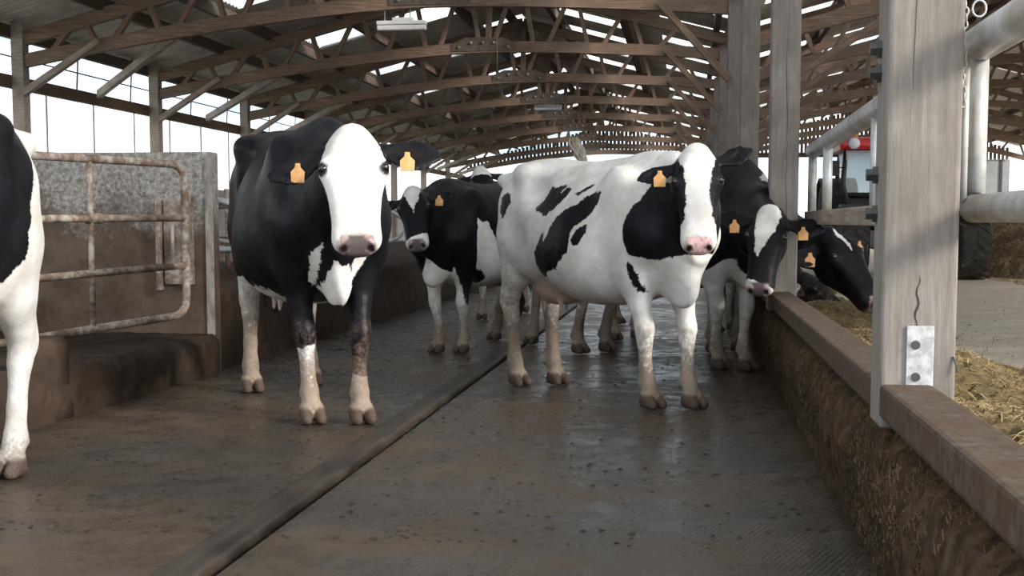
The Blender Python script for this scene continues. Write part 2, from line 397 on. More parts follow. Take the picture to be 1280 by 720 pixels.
def make_truss():
    t = empty('roof_truss')
    truss_parts(t, LX, RID, .62, lower_z, upper_z)
    bm = bmesh.new(); xs = [-3.95 + .9 * i / 8 for i in range(9)]
    bm = bmesh.new(); zc = lower_z(-3.5)
    v = []
    for sy in (-1, 1):
        v.append([bm.verts.new((x, sy * .078, z)) for x, z in ((-4.15, zc - .07), (-3.0, zc - .07), (-3.0, zc + .05), (-3.25, zc + .16), (-3.9, zc + .16), (-4.15, zc + .05))])
    bm.faces.new(v[0]); bm.faces.new(v[1][::-1])
    for k in range(6): bm.faces.new((v[0][k], v[0][(k + 1) % 6], v[1][(k + 1) % 6], v[1][k]))
    pl = link('splice_plate', bm, two_tone('old_steel', (.06, .045, .036), (.13, .10, .085), 14, .7), t)
    for x in (-4.02, -3.8, -3.6, -3.4, -3.15):
        bm = bmesh.new(); lathe(bm, [(.016, -.108), (.02, -.095), (.026, -.092), (.026, -.078)], 'y', 8, (x, 0, zc + (.07 if -3.9 < x < -3.3 else .0))); link('bolt', bm, MRUST, pl)
    # king post, knee braces at the wall and at the aisle post
    beam('king_post', (RID, 0, lower_z(RID)), (RID, 0, upper_z(RID)), .1, .12, MT, t)
    beam('knee_brace', (LX + .08, -.1, 2.88), (-8.35, -.1, lower_z(-8.35) + .05), .09, .13, MTG, t, up=Vector((0, 1, 0)))
    beam('knee_brace', (.53, -.1, 2.95), (-.42, -.1, lower_z(-.42)), .09, .15, MT, t, up=Vector((0, 1, 0)))
    beam('wind_brace', (-7.3, .05, lower_z(-7.3) - .05), (LX + .06, 2.6, 3.12), .09, .12, MTG, t)
    return t
def make_truss2():
    t = empty('passage_truss')
    lz = lambda x: 3.42 + .95 * (1 - ((x - 6.9) / 6.2) ** 2) if True else 0
    uz = lambda x: RZ2 - .3 - SL * abs(x - RID2)
    truss_parts(t, .74, RID2, RX, lz, uz)
    beam('knee_brace', (.80, -.1, 2.6), (2.6, -.1, 3.75), .09, .14, MT, t, up=Vector((0, 1, 0)))
    return t
tr = None; tr2 = None
for k in range(3, 11):
    y = Y0 + S * k + .1
    if tr is None: tr = make_truss(); o = tr; tr2 = make_truss2(); o2 = tr2
    else: o = copy_tree(tr); o2 = copy_tree(tr2)
    o.location = (0, y, 0); o2.location = (0, y, 0)
    tag(o, TL + ordn[k - 3], 'roof truss', 'arched trusses over the alley')
    tag(o2, 'timber roof truss over the feed passage, ' + ordn[k - 3].split(',')[0], 'roof truss', 'trusses over the feed passage')

# ---------------------------------------------------------------- left outer wall: posts, girt, cables, curtain
for k in range(3, 11):
    y = Y0 + S * k
    p = link('wall_post', box(-.09, .09, 0, .2, -.05, 3.9, bev=.008), MTG, loc=(LX - .0, y, 0))
    tag(p, ['timber post of the left outer wall, ' + x for x in ('nearest the camera', 'second from the camera, above the blotched partition', 'third from the camera, behind the white-faced cow',
        'fourth from the camera', 'fifth from the camera', 'sixth from the camera', 'seventh from the camera', 'eighth from the camera')][k - 3], 'post', 'posts of the left outer wall')
bm = box(LX - .16, LX - .09, 7, YE, 2.96, 3.15, bev=.01)
tag(link('wall_girt', bm, two_tone('girt_timber', (.085, .05, .03), (.17, .11, .07), 8, .75, (5, .3, 5))), 'brown timber girt running along the left outer wall below the open strip', 'timber beam')
for z in (3.42,):
    bm = bmesh.new(); tube(bm, [(LX - .13, 7, z), (LX - .13, YE, z)], .013, 6)
    tag(link('wire_cable', bm, MSTEEL), 'thin dark cable stretched along the open strip of the left outer wall', 'cable')
for k in range(3, 9):
    for f in (.44, .86):
        y = Y0 + S * k + S * f
        bm = bmesh.new(); tube(bm, [(LX - .14, y, 3.1), (LX - .14, y + .12, 3.95)], .014, 6)
        tag(link('tension_rod', bm, MSTEEL), 'thin dark rod crossing the open strip above the girt, ' + ORD[(k - 3) * 2 + (f > .5)] + ' from the nearest wall post', 'rod', 'rods in the open strip of the left wall')
cu = link('windbreak_curtain', box(LX - .21, LX - .205, 7, YE, 1.72, 3.0), MCURT)
tag(cu, 'white translucent windbreak curtain hanging along the left outer wall', 'curtain')
y = 15.5
while y < 48:
    bm = bmesh.new(); tube(bm, [(LX - .18, y, 1.72), (LX - .18, y, 3.0)], .016, 6)
    link('seam', bm, MRF, cu); y += 1.72

# ---------------------------------------------------------------- far end: slatted gable, opening, grey doors
sl_bm = bmesh.new()
x = -9.5
while x < RX:
    top = roof_z(x) - .25
    bot = lower_z(x) + .12 if x < .6 else (4.0 if x < 11.9 else 3.72)
    if top > bot + .05: bx(sl_bm, x, x + .115, YE - .06, YE - .03, bot, top)
    x += .165
ge = link('wall_far', sl_bm, MPUR); struct(ge)
struct(link('trim_1', box(.7, 11.9, YE - .05, YE + .05, 3.85, 4.05), MPUR))
bm = bmesh.new()
for i in range(1): bx(bm, 11.9, RX + .1, YE, YE + .08, .1, 3.72, bev=.01)
struct(link('door_1', bm, two_tone('grey_door_sheet', (.27, .27, .28), (.34, .34, .35), 3, .7)))
struct(link('trim_2', box(12.9, 13.0, YE - .04, YE, .1, 3.72), MSTEEL))
bm = bmesh.new(); xs = [-9.6 + 10.2 * i / 24 for i in range(25)]
ec = chord('trim_3', xs, lambda x: lower_z(x) + .03, YE - .12, .1, .2, MT, None); struct(ec)
struct(link('aisle_end_post', box(.5, .75, YE - .2, YE, 0, 4.3), MT))

# ---------------------------------------------------------------- aisle posts by the feed kerb
PLAB = ['massive grey timber post nearest the camera with a whitish metal plate near its foot', 'grey timber post second from the camera, rising behind the cow with the slanting blaze',
        'grey timber post, third from the camera, left of the second post', 'timber post, fourth from the camera, behind the white blaze face of the spotted cow']
for k in range(0, 11):
    y = Y0 + S * k
    root = empty('aisle_post', (.51 if k == 0 else .505, y, 0)); pw = .193 if k == 0 else .18
    bm = bx(bmesh.new(), 0, pw, 0, .2, .46, 4.05, bev=.012, seg=3)
    # slightly uneven faces
    sh = link('shaft', bm, MP, root)
    if k < 3:
        bm = bmesh.new(); xx = .105; pts = []
        z = 2.45 if k else 2.9
        while z > (.6 if k else 1.25):
            pts.append((xx, -.0005, z)); z -= .05; xx += random.gauss(-.0008, .0035)
        def crack(pts, wmax):
            bm = bmesh.new(); n = len(pts); a = []
            for i, p in enumerate(pts):
                w = wmax * math.sin(PI * (i + .3) / n) * random.uniform(.5, 1)
                a.append([bm.verts.new((p[0] - w, -.0012, p[2])), bm.verts.new((p[0] + w, -.0012, p[2]))])
            for p, q in zip(a, a[1:]): bm.faces.new((p[0], p[1], q[1], q[0]))
            return bm
        link('crack', crack(pts, .0022), MBLK, root)
        if k == 0:
            pts = [(.093 + .004 * math.sin(i * 1.3) - .0005 * i, 0, .87 - .0125 * i) for i in range(13)]
            link('crack', crack(pts, .0035), MBLK, root)
            pl = link('metal_plate', box(.065, .135, -.006, 0, .52, .735, bev=.002), MPLATE, root); pl['label'] = 'whitish corroded metal plate'
            bm = bmesh.new(); lathe(bm, [(.011, -.014), (.012, -.006)], 'y', 12, (.088, 0, .685)); link('bolt', bm, MSTEEL, pl); bm = bmesh.new(); lathe(bm, [(.011, -.014), (.012, -.006)], 'y', 12, (.09, 0, .60)); link('bolt', bm, MSTEEL, pl)
            nl = bmesh.new(); tube(nl, [(.185, -.001, .655), (.198, -.012, .615)], .0025, 6); link('nail', nl, MSTEEL, root)
            # bolt heads on the far-left face of the post
            for z, yy in ((1.47, .13), (1.405, .13), (1.135, .15), (1.03, .15)):
                bm = bmesh.new(); lathe(bm, [(.018, -.03), (.018, -.012), (.026, -.012), (.026, 0)], 'x', 6, (0, yy, z)); link('bolt', bm, MSTEEL, root)
    lab = PLAB[k] if k < 4 else 'timber aisle post beside the feed kerb, %s from the camera in the row' % ['fifth', 'sixth', 'seventh', 'eighth', 'ninth', 'tenth', 'eleventh'][k - 4]
    tag(root, lab, 'post', 'posts along the feed kerb')

# ---------------------------------------------------------------- feed barrier pipes
bm = bmesh.new(); tube(bm, [(.805, -.6, 1.49), (.805, 4.02, 1.505), (.805, 9.4, 1.48)], .050, 20)
up = link('upper_pipe', bm, MGAL, smooth=True)
tag(up, 'thick pale galvanised pipe sloping from the top right corner, passing behind the nearest post', 'pipe')
bm = bmesh.new(); tube(bm, [(.93, 4.3, 1.60), (.93, 9.6, 1.60)], .018, 10)
tag(link('thin_pipe', bm, MSTEEL, smooth=True), 'thin dark pipe running just above the thick galvanised pipe', 'pipe')
bm = bmesh.new(); tube(bm, [(.79, -.6, 1.035), (.79, 4.12, 1.045)], .039, 20)
lp = link('lower_pipe', bm, MGAL, smooth=True); tag(lp, 'grey galvanised rail at head height to the right of the nearest post', 'rail')
bm = bmesh.new(); tube(bm, [(.79, 4.06, 1.045), (.79, 4.17, 1.045)], .047, 16); link('end_cap', bm, MBLK, lp, smooth=True)
rl = beam('neck_board', (.79, 4.4, 1.035), (.79, 9.5, 1.045), .05, .085, MTG); tag(rl, 'weathered horizontal neck board between the nearest and second posts', 'rail')
VP_L = {4.02: 'narrow bright upright strap squeezed between the nearest post and the thick upright pipe', 4.1: 'white galvanised upright between the two thick pipes, right beside the nearest post', 6.2: 'white galvanised upright just left of the nearest post', 8.35: 'white galvanised upright in front of the red tractor cab edge',
        9.35: 'white galvanised upright right behind the second post'}
for y, lb in VP_L.items():
    bm = bmesh.new(); tube(bm, [(.80 if y > 4.05 else .752, y, 1.06), (.80 if y > 4.05 else .752, y, 1.46)], .03 if y == 4.1 else (.012 if y < 4.05 else .028), 16)
    tag(link('upright_pipe', bm, MGAL, smooth=True), lb, 'pipe', 'uprights of the feed barrier')
# chain hanging at the nearest post
ch = empty('chain', (.735, 3.96, 1.5)); tag(ch, 'small light steel chain hanging beside the nearest post under the thick pipe', 'chain')
for i in range(16):
    bm = bmesh.new(); r1, r2 = .011, .006
    pts = []
    for k in range(10):
        a = 2 * PI * k / 10
        p = (r2 * math.cos(a), 0, r1 * math.sin(a)) if i % 2 else (0, r2 * math.cos(a), r1 * math.sin(a))
        pts.append((p[0] + .003 * math.sin(i), p[1], p[2] + .09 - i * .0175))
    tube(bm, pts, .0022, 6, closed=True); link('link', bm, MGAL, ch, smooth=True)
bm = bmesh.new(); tube(bm, [(.765 + .018 * math.cos(a), 3.93, 1.575 + .022 * math.sin(a)) for a in [2 * PI * k / 14 for k in range(14)]], .003, 6, closed=True)
tag(link('wire_loop', bm, MGAL, smooth=True), 'small loop of pale wire standing on the thick pipe beside the nearest post', 'wire')

# ================================================================== COWS
def sub(a, b): return (a[0] - b[0], a[1] - b[1], a[2] - b[2])
class Vol:
    """signed-distance volume with smooth unions, turned into one continuous surface"""
    def __init__(s, lo, hi, h):
        s.lo = np.array(lo, np.float32); s.h = h; s.n = np.ceil((np.array(hi) - lo) / h).astype(int) + 1
        s.d = np.full(s.n, .25, np.float32)
    def region(s, lo, hi):
        a = np.clip(np.floor((np.array(lo) - s.lo) / s.h).astype(int), 0, s.n); b = np.clip(np.ceil((np.array(hi) - s.lo) / s.h).astype(int) + 1, 0, s.n)
        sl = tuple(slice(i, j) for i, j in zip(a, b))
        g = [s.lo[i] + s.h * np.arange(a[i], b[i], dtype=np.float32) for i in range(3)]
        return sl, g[0][:, None, None], g[1][None, :, None], g[2][None, None, :]
    def add(s, f, lo, hi, k=.03, subtract=False):
        pad = k + .02
        sl, X, Y, Z = s.region(np.array(lo) - pad, np.array(hi) + pad)
        if 0 in s.d[sl].shape: return
        d = f(X, Y, Z).astype(np.float32); o = s.d[sl]
        if subtract:
            d = -d; h = np.clip(.5 - .5 * (o - d) / k, 0, 1); s.d[sl] = o + (d - o) * h + k * h * (1 - h)
        else:
            h = np.clip(.5 + .5 * (o - d) / k, 0, 1); s.d[sl] = o + (d - o) * h - k * h * (1 - h)
def nets(d, lo, h):
    s = d < 0
    c = np.zeros(tuple(np.array(d.shape) - 1), np.uint8)
    for i in (0, 1):
        for j in (0, 1):
            for k in (0, 1): c += s[i:d.shape[0] - 1 + i, j:d.shape[1] - 1 + j, k:d.shape[2] - 1 + k]
    idx = np.argwhere((c > 0) & (c < 8)); ids = np.full(c.shape, -1, np.int32); ids[tuple(idx.T)] = np.arange(len(idx))
    acc = np.zeros((len(idx), 3), np.float32); cnt = np.zeros(len(idx), np.float32)
    cor = [(i, j, k) for i in (0, 1) for j in (0, 1) for k in (0, 1)]
    for a in cor:
        for ax in range(3):
            if a[ax] == 0:
                b = list(a); b[ax] = 1
                va = d[tuple((idx + a).T)]; vb = d[tuple((idx + b).T)]; mk = (va < 0) != (vb < 0)
                t = va[mk] / (va[mk] - vb[mk]); p = np.tile(np.array(a, np.float32), (mk.sum(), 1)); p[:, ax] = t
                acc[mk] += p; cnt[mk] += 1
    V = (idx + acc / cnt[:, None]) * h + lo
    F = []
    for ax in range(3):
        o1, o2 = (ax + 1) % 3, (ax + 2) % 3
        sa = [slice(None)] * 3; sb = [slice(None)] * 3; sa[ax] = slice(0, -1); sb[ax] = slice(1, None)
        A, B = s[tuple(sa)], s[tuple(sb)]
        for flip in (False, True):
            e = np.argwhere((A & ~B) if not flip else (~A & B))
            e = e[(e[:, o1] > 0) & (e[:, o2] > 0) & (e[:, o1] < c.shape[o1]) & (e[:, o2] < c.shape[o2])]
            u = np.zeros(3, int); v = np.zeros(3, int); u[o1] = 1; v[o2] = 1
            q = [ids[tuple((e - u - v).T)], ids[tuple((e - v).T)], ids[tuple(e.T)], ids[tuple((e - u).T)]]
            q = np.stack(q if not flip else q[::-1], 1); F.append(q)
    return V, np.concatenate(F)
def npmesh(name, V, F):
    me = bpy.data.meshes.new(name); me.vertices.add(len(V)); me.vertices.foreach_set('co', V.astype(np.float32).ravel())
    me.loops.add(F.size); me.loops.foreach_set('vertex_index', F.astype(np.int32).ravel())
    me.polygons.add(len(F)); me.polygons.foreach_set('loop_start', np.arange(0, F.size, 4, dtype=np.int32)); 
    me.update(calc_edges=True); me.polygons.foreach_set('use_smooth', np.ones(len(F), bool)); return me
def laplace(V, F, it, w):
    n = len(V); E = np.concatenate([F[:, [0, 1]], F[:, [1, 2]], F[:, [2, 3]], F[:, [3, 0]]])
    deg = np.bincount(E[:, 0], minlength=n) + np.bincount(E[:, 1], minlength=n); deg = np.maximum(deg, 1)
    for _ in range(it):
        A = np.zeros_like(V)
        for a in range(3):
            A[:, a] = np.bincount(E[:, 0], V[E[:, 1], a], n) + np.bincount(E[:, 1], V[E[:, 0], a], n)
        V = V + (A / deg[:, None] - V) * w[:, None]
    return V
def rcone(a, b, ra, rb, sy=1.0):
    a = np.array(a, float); b = np.array(b, float)
    def f(X, Y, Z):
        px, py, pz = X - a[0], (Y - a[1]), Z - a[2]; d = b - a; L2 = max(d @ d, 1e-9)
        t = np.clip((px * d[0] + py * d[1] + pz * d[2]) / L2, 0, 1)
        return np.sqrt((px - t * d[0]) ** 2 + ((py - t * d[1]) / sy) ** 2 + (pz - t * d[2]) ** 2) - (ra + (rb - ra) * t)
    m_ = max(ra, rb) * max(1, sy)
    return f, np.minimum(a, b) - m_, np.maximum(a, b) + m_
def ell(c, r, R=None):
    c = np.array(c, float); r = np.array(r, float); R = np.eye(3) if R is None else np.array(R, float)   # R rows = local axes
    def f(X, Y, Z):
        x, y, z = X - c[0], Y - c[1], Z - c[2]
        k = 0; k1 = 0
        for i in range(3):
            q = x * R[i, 0] + y * R[i, 1] + z * R[i, 2]; k = k + (q / r[i]) ** 2; k1 = k1 + (q / r[i] ** 2) ** 2
        k = np.sqrt(k); return np.where(k < .3, -r.min() * (1 - k), k * (k - 1) / np.maximum(np.sqrt(k1), 1e-6))
    return f, c - r.max(), c + r.max()
def loft(o, ax, up, st, reach=None):
    """st rows: t, top, bottom, half width, exponent, taper (positive: narrower on top)"""
    o, ax, up = (np.array(q, float) for q in (o, ax, up)); si = np.cross(up, ax); st = np.array(st, float)
    def f(X, Y, Z):
        x, y, z = X - o[0], Y - o[1], Z - o[2]
        t = x * ax[0] + y * ax[1] + z * ax[2]; u = x * up[0] + y * up[1] + z * up[2]; s_ = x * si[0] + y * si[1] + z * si[2]
        tc_ = np.clip(t, st[0, 0], st[-1, 0])
        g = lambda c: np.interp(tc_, st[:, 0], st[:, c])
        top, bot, hw, n, tp = g(1), g(2), g(3), g(4), g(5)
        cc = (top + bot) / 2; hh = (top - bot) / 2; q = (u - cc) / hh; w = hw * (1 - tp * np.clip(q, -1, 1))
        k = (np.abs(q) ** n + np.abs(s_ / w) ** n) ** (1 / n)
        d = (k - 1) * np.minimum(hh, hw); e = t - tc_
        return np.where(d > 0, np.sqrt(np.maximum(d, 0) ** 2 + e ** 2), np.where(np.abs(e) > 1e-5, np.abs(e), d))
    R_ = max(np.abs(st[:, 1]).max(), np.abs(st[:, 2]).max(), st[:, 3].max() * (1 + abs(st[:, 5]).max()))
    ends = np.array([o + ax * st[0, 0], o + ax * st[-1, 0]])
    return f, ends.min(0) - R_, ends.max(0) + R_
def smooth_st(st, n=40):
    st = np.array(st, float); t = np.linspace(st[0, 0], st[-1, 0], n); out = [t]
    for c in range(1, st.shape[1]):
        # Catmull-Rom style smooth interpolation
        y = np.interp(t, st[:, 0], st[:, c]); 
        k = np.array([.25, .5, .25]); yy = np.pad(y, 1, 'edge'); y = np.convolve(yy, k, 'valid'); yy = np.pad(y, 1, 'edge'); y = np.convolve(yy, k, 'valid')
        out.append(y)
    return np.stack(out, 1)
def poly_sd(px, py, poly):
    P = np.array(poly, float); n = len(P); d = np.full(px.shape, 1e9); inside = np.zeros(px.shape, bool)
    for i in range(n):
        a, b = P[i], P[(i + 1) % n]; e = b - a; wx, wy = px - a[0], py - a[1]
        t = np.clip((wx * e[0] + wy * e[1]) / max(e @ e, 1e-12), 0, 1)
        d = np.minimum(d, np.hypot(wx - t * e[0], wy - t * e[1]))
        c = ((a[1] > py) != (b[1] > py)) & (px < (b[0] - a[0]) * (py - a[1]) / (b[1] - a[1] + 1e-12) + a[0]); inside ^= c
    return np.where(inside, d, -d)                         # positive inside

def coat_material():
    M, nt, b = mat('cow_coat', .55, .13)
    at = N(nt, 'ShaderNodeAttribute', _attribute_name='coat'); sk = N(nt, 'ShaderNodeAttribute', _attribute_name='skin'); sm = N(nt, 'ShaderNodeAttribute', _attribute_name='skinmask')
    dt = N(nt, 'ShaderNodeAttribute', _attribute_name='dirt')
    n1 = noise(nt, 22, 5, .7); n2 = noise(nt, 90, 3, .6)
    j = math_(nt, 'ADD', math_(nt, 'MULTIPLY', math_(nt, 'SUBTRACT', n1, .5), .05), math_(nt, 'MULTIPLY', math_(nt, 'SUBTRACT', n2, .5), .02))
    f = mrange(nt, math_(nt, 'ADD', at.outputs['Fac'], j), -.003, .003)
    white = ramp(nt, noise(nt, 9, 5, .6), [(.3, (.66, .63, .60)), (.7, (.80, .785, .77))])
    black = ramp(nt, noise(nt, 7, 4, .6), [(.3, (.004, .004, .005)), (.7, (.011, .011, .015))])
    col = mix(nt, f, black, white)
    # dried mud, thicker where the dirt attribute is high
    md = math_(nt, 'MULTIPLY', mrange(nt, math_(nt, 'ADD', noise(nt, 20, 8, .8), math_(nt, 'MULTIPLY', dt.outputs['Fac'], .26)), .56, .68), math_(nt, 'MULTIPLY', dt.outputs['Fac'], 1.15, True), True)
    mudc = ramp(nt, noise(nt, 60, 4, .6), [(.35, (.075, .045, .032)), (.65, (.20, .135, .10))])
    col = mix(nt, md, col, mudc)
    stn = math_(nt, 'MULTIPLY', mrange(nt, math_(nt, 'ADD', noise(nt, 4, 6, .65), math_(nt, 'MULTIPLY', dt.outputs['Fac'], .12)), .42, .72), .60, True)
    col = mix(nt, math_(nt, 'MULTIPLY', stn, f), col, (.40, .325, .255))
    col = mix(nt, sm.outputs['Fac'], col, sk.outputs['Color'])
    LK(nt, col, b.inputs['Base Color'])
    LK(nt, mrange(nt, f, 0, 1, .42, .7), b.inputs['Roughness'])
    h = math_(nt, 'ADD', math_(nt, 'MULTIPLY', noise(nt, 120, 3, .6, (1, 1, .35)), .5), math_(nt, 'ADD', math_(nt, 'MULTIPLY', noise(nt, 14, 4, .6), .9), math_(nt, 'MULTIPLY', noise(nt, 3.2, 3, .5, (1.4, 1, .8)), 5.0)))
    bump(nt, b, h, .4, .010); return M
MCOAT = coat_material()
MEYE, _nt, _b = mat('eye', .06, .7); _b.inputs['Base Color'].default_value = (.010, .007, .006, 1)
MHAIR = two_tone('tail_hair', (.33, .28, .22), (.55, .49, .42), 30, .8, None, .6, .005)
MHAIRB = two_tone('dark_tail_hair', (.01, .01, .012), (.03, .028, .028), 30, .7, None, .6, .005)

TRUNK = smooth_st([
    # x, top, bottom, half width, exponent, taper
    (-.90, 1.24, 1.02, .07, 2.2, 0), (-.86, 1.33, .92, .13, 2.2, .0), (-.78, 1.40, .82, .20, 2.3, .05), (-.62, 1.425, .74, .255, 2.5, .0), (-.44, 1.43, .68, .29, 2.5, -.02),
    (-.25, 1.405, .60, .315, 2.3, .14), (-.05, 1.395, .545, .355, 2.2, .22), (.12, 1.40, .53, .37, 2.15, .28), (.28, 1.41, .545, .345, 2.15, .33), (.42, 1.415, .575, .285, 2.1, .25),
    (.56, 1.40, .61, .245, 2.0, .12), (.70, 1.36, .65, .205, 2.0, .0), (.80, 1.27, .70, .16, 2.0, -.05), (.88, 1.15, .80, .10, 2.0, 0)], 60)
HEAD = smooth_st([
    (-.035, -.02, -.12, .045, 2.2, 0), (0, .012, -.16, .070, 2.3, 0), (.05, .034, -.195, .090, 2.4, -.05), (.12, .045, -.225, .108, 2.5, -.1), (.19, .046, -.245, .118, 2.5, -.22),
    (.26, .038, -.235, .109, 2.5, -.2), (.33, .027, -.20, .095, 2.5, -.14), (.40, .018, -.165, .086, 2.5, -.08), (.46, .014, -.145, .085, 2.6, -.05), (.515, .008, -.135, .090, 2.7, 0),
    (.55, -.005, -.125, .080, 2.6, 0), (.575, -.03, -.105, .060, 2.3, 0), (.588, -.055, -.09, .03, 2.2, 0)], 60)

def cow(name_label, O, head_deg, scale, feet, poll, muz, facen, coatf, h=.012, ears=((.25, 0), (.25, 0)), tags=(True, True), tail=None, nose=(.55, .36, .35), nose_dark=.5,
        dirt_head=0.0, tail_dark=True, neck_up=0.0, group='black and white dairy cows in the barn', dirt=1.0, withers=0.0, nseg=None, tagsize=1.0, hwf=1.12, earsc=1.25, earw=1.35, backdz=0.0):
    th = math.radians(head_deg); hx = np.array((math.cos(th), math.sin(th), 0)); hy = np.array((-math.sin(th), math.cos(th), 0)); O = np.array((O[0], O[1], 0.0))
    Rw = np.stack([hx, hy, [0, 0, 1.0]])
    L = lambda p: (Rw @ (np.array(p, float) - O)) / scale
    Ld = lambda v: Rw @ np.array(v, float)
    P, Mz = L(poll), L(muz); hl = np.linalg.norm(Mz - P); hs = hl / .585; A = (Mz - P) / hl
    Nn = Ld(facen); Nn = Nn - A * (A @ Nn); Nn /= np.linalg.norm(Nn); Sd = np.cross(Nn, A)
    hp = lambda t, n, s_: P + (A * t + Nn * n + Sd * s_ * hwf) * hs         # point in head coordinates
    lo = np.minimum([-1.12, -.46, -.02], np.minimum(P, Mz) - .36); hi = np.maximum([1.0, .46, 1.6], np.maximum(P, Mz) + .36)
    tailp = tail or [(-.86, 0, 1.35), (-.935, 0, 1.24), (-.945, 0, 1.0), (-.93, .01, .8), (-.92, .01, .68)]
    for q in tailp: lo = np.minimum(lo, np.array(q) - .08); hi = np.maximum(hi, np.array(q) + .08)
    v = Vol(lo, hi, h); prims = {'trunk': [], 'head': [], 'ear': [], 'neck': [], 'leg': [], 'hoof': [], 'udder': []}
    def add(kind, prim, k=.03, subtract=False):
        v.add(*prim, k=k, subtract=subtract)
        if not subtract: prims[kind].append(prim)
    st = TRUNK.copy()
    add('trunk', loft((0, 0, 0), (1, 0, 0), (0, 0, 1), st), .02)
    for s_ in (-1, 1):
        add('trunk', ell((-.47, s_ * .225, 1.335), (.075, .055, .05)), .09)          # hook bone
        add('trunk', ell((-.85, s_ * .115, 1.30), (.06, .05, .05)), .06)           # pin bone
        add('trunk', ell((.47, s_ * .20, 1.06), (.15, .09, .30), [[.96, 0, .28], [0, 1, 0], [-.28, 0, .96]]), .08)   # shoulder
        add('trunk', ell((.66, s_ * .17, .93), (.12, .09, .12)), .08)
        add('trunk', ell((-.28, s_ * .30, 1.22), (.11, .10, .10)), .06, True)       # hollow of the flank
    add('trunk', ell((.72, 0, .655), (.12, .055, .115)), .07)                         # brisket
    add('trunk', ell((.50, 0, 1.375), (.17, .05, .045)), .06)
    # neck: two lofted stretches from shoulders to the back of the head
    n0 = np.array((.60, 0, 1.06)); nb = hp(.075, -.13, 0)
    nm = (n0 + nb) / 2 + np.array((.03, 0, neck_up - .02)); 
    def seg(a, b, ra, rb, sa, sb, k):
        ax = (b - a); ln = np.linalg.norm(ax); ax /= ln; side = np.cross([0, 0, 1.0], ax)
        if np.linalg.norm(side) < .2: side = np.array((0, 1.0, 0))
        side /= np.linalg.norm(side); up_ = np.cross(ax, side)
        stt = [(-.05, ra, -ra, sa, 2.1, .1), (0, ra, -ra, sa, 2.1, .1), (ln, rb, -rb, sb, 2.1, .05), (ln + .03, rb * .93, -rb * .93, sb * .93, 2.1, .05)]
        add('neck', loft(a, ax, up_, stt), k)
    seg(n0, nm, .255, .195, .175, .125, .10); seg(nm, nb, .20, .125 * hs, .125, .098 * hs, .09)
    for p_, q_, ra, rb in ((nb, hp(.10, -.12, 0), .115 * hs, .10 * hs),):
        add('neck', rcone(p_, q_, ra, rb), .05)
    # head
    hst = HEAD.copy(); hst[:, :4] *= hs; hst[:, 3] *= hwf
    add('head', loft(P, A, Nn, hst), .045)
    for s_ in (-1, 1):
        add('head', ell(hp(.185, -.012, s_ * .098), np.array((.045, .032, .030)) * hs, [A, Nn, Sd]), .03 * hs)       # orbit
        add('head', ell(hp(.20, -.15, s_ * .072), np.array((.095, .075, .035)) * hs, [A, Nn, Sd]), .03)              # cheek
        add('head', ell(hp(.545, -.035, s_ * .050), np.array((.035, .032, .030)) * hs, [A, Nn, Sd]), .02)             # nostril wing
        v.add(*ell(hp(.572, -.022, s_ * .046), np.array((.013, .020, .011)) * hs, [A, Nn, Sd]), k=.008, subtract=True)
        v.add(*ell(hp(.31, -.085, s_ * .118), np.array((.09, .045, .030)) * hs, [A, Nn, Sd]), k=.03, subtract=True)
    add('head', ell(hp(.005, -.02, 0), np.array((.04, .05, .06)) * hs, [A, Nn, Sd]), .03)
    ear_info = []
    for s_, (dr, fw) in zip((-1, 1), ears):
        # Sd * s_ : s_=+1 is the cow's own ... side; droop dr along A, fw toward the front
        ed = (Sd * s_ + A * dr + Nn * fw); ed /= np.linalg.norm(ed); base = hp(.065, -.085, s_ * .085)
        wd = A - ed * (A @ ed); wd = wd + Nn * .25; wd -= ed * (ed @ wd); wd /= np.linalg.norm(wd)
        es = np.array([(0, .022, -.022, .022, 2.1, 0), (.04, .026, -.024, .020, 2.1, 0), (.09, .052, -.042, .013, 2.1, 0), (.13, .060, -.050, .011, 2.1, 0), (.17, .048, -.042, .010, 2.1, 0), (.20, .026, -.026, .009, 2.1, 0), (.222, .009, -.009, .007, 2.1, 0)])
        es[:, :4] *= hs * earsc; es[:, 3] *= .85; es[:, 1:3] *= earw
        add('ear', loft(base, ed, wd, smooth_st(es, 24)), .014)
        fr = np.cross(ed, wd); fr = fr if fr @ Nn > 0 else -fr
        v.add(*ell(base + ed * .115 * hs * earsc + fr * .021 * hs, np.array((.075 * earsc, .036 * earsc, .016)) * hs, [ed, wd, fr]), k=.006, subtract=True)
        ear_info.append((base, ed, wd, fr))
    # legs
    lifts = []
    for i, (fx, fy, *lf) in enumerate(feet):
        front = i < 2; sgn = 1 if i % 2 == 0 else -1
        lift = lf[0] if lf else 0.0
        if front: J = [(.56, .17, .95, .13), (.50, .165, .76, .108), (.525, .155, .56, .064), (.545, .15, .47, .052), (.55, .15, .42, .054), (.545, .15, .36, .044), (.54, .15, .22, .0375), (.545, .15, .145, .0475), (.575, .15, .085, .046)]
        else: J = [(-.60, .15, 1.12, .165), (-.60, .165, .90, .155), (-.635, .165, .72, .105), (-.70, .16, .59, .068), (-.735, .155, .515, .060), (-.715, .15, .44, .050), (-.69, .15, .27, .041), (-.675, .15, .145, .050), (-.645, .15, .085, .047)]
        zt = .82 if front else .95; bx0 = .595 if front else -.62; by0 = .15
        def mv(x, y, z):
            w = np.clip((zt - z) / (zt - .1), 0, 1); w = w * w * (3 - 2 * w) * .35 + w * .65
            return np.array((x + (fx - bx0) * w, sgn * y + (fy - sgn * by0) * w, z + lift * w))
        pts = [(mv(*j[:3]), j[3]) for j in J]
        for (a, ra), (b, rb) in zip(pts, pts[1:]): add('leg', rcone(a, b, ra, rb, .92 if ra < .09 else .8), .022 if ra < .09 else .07)
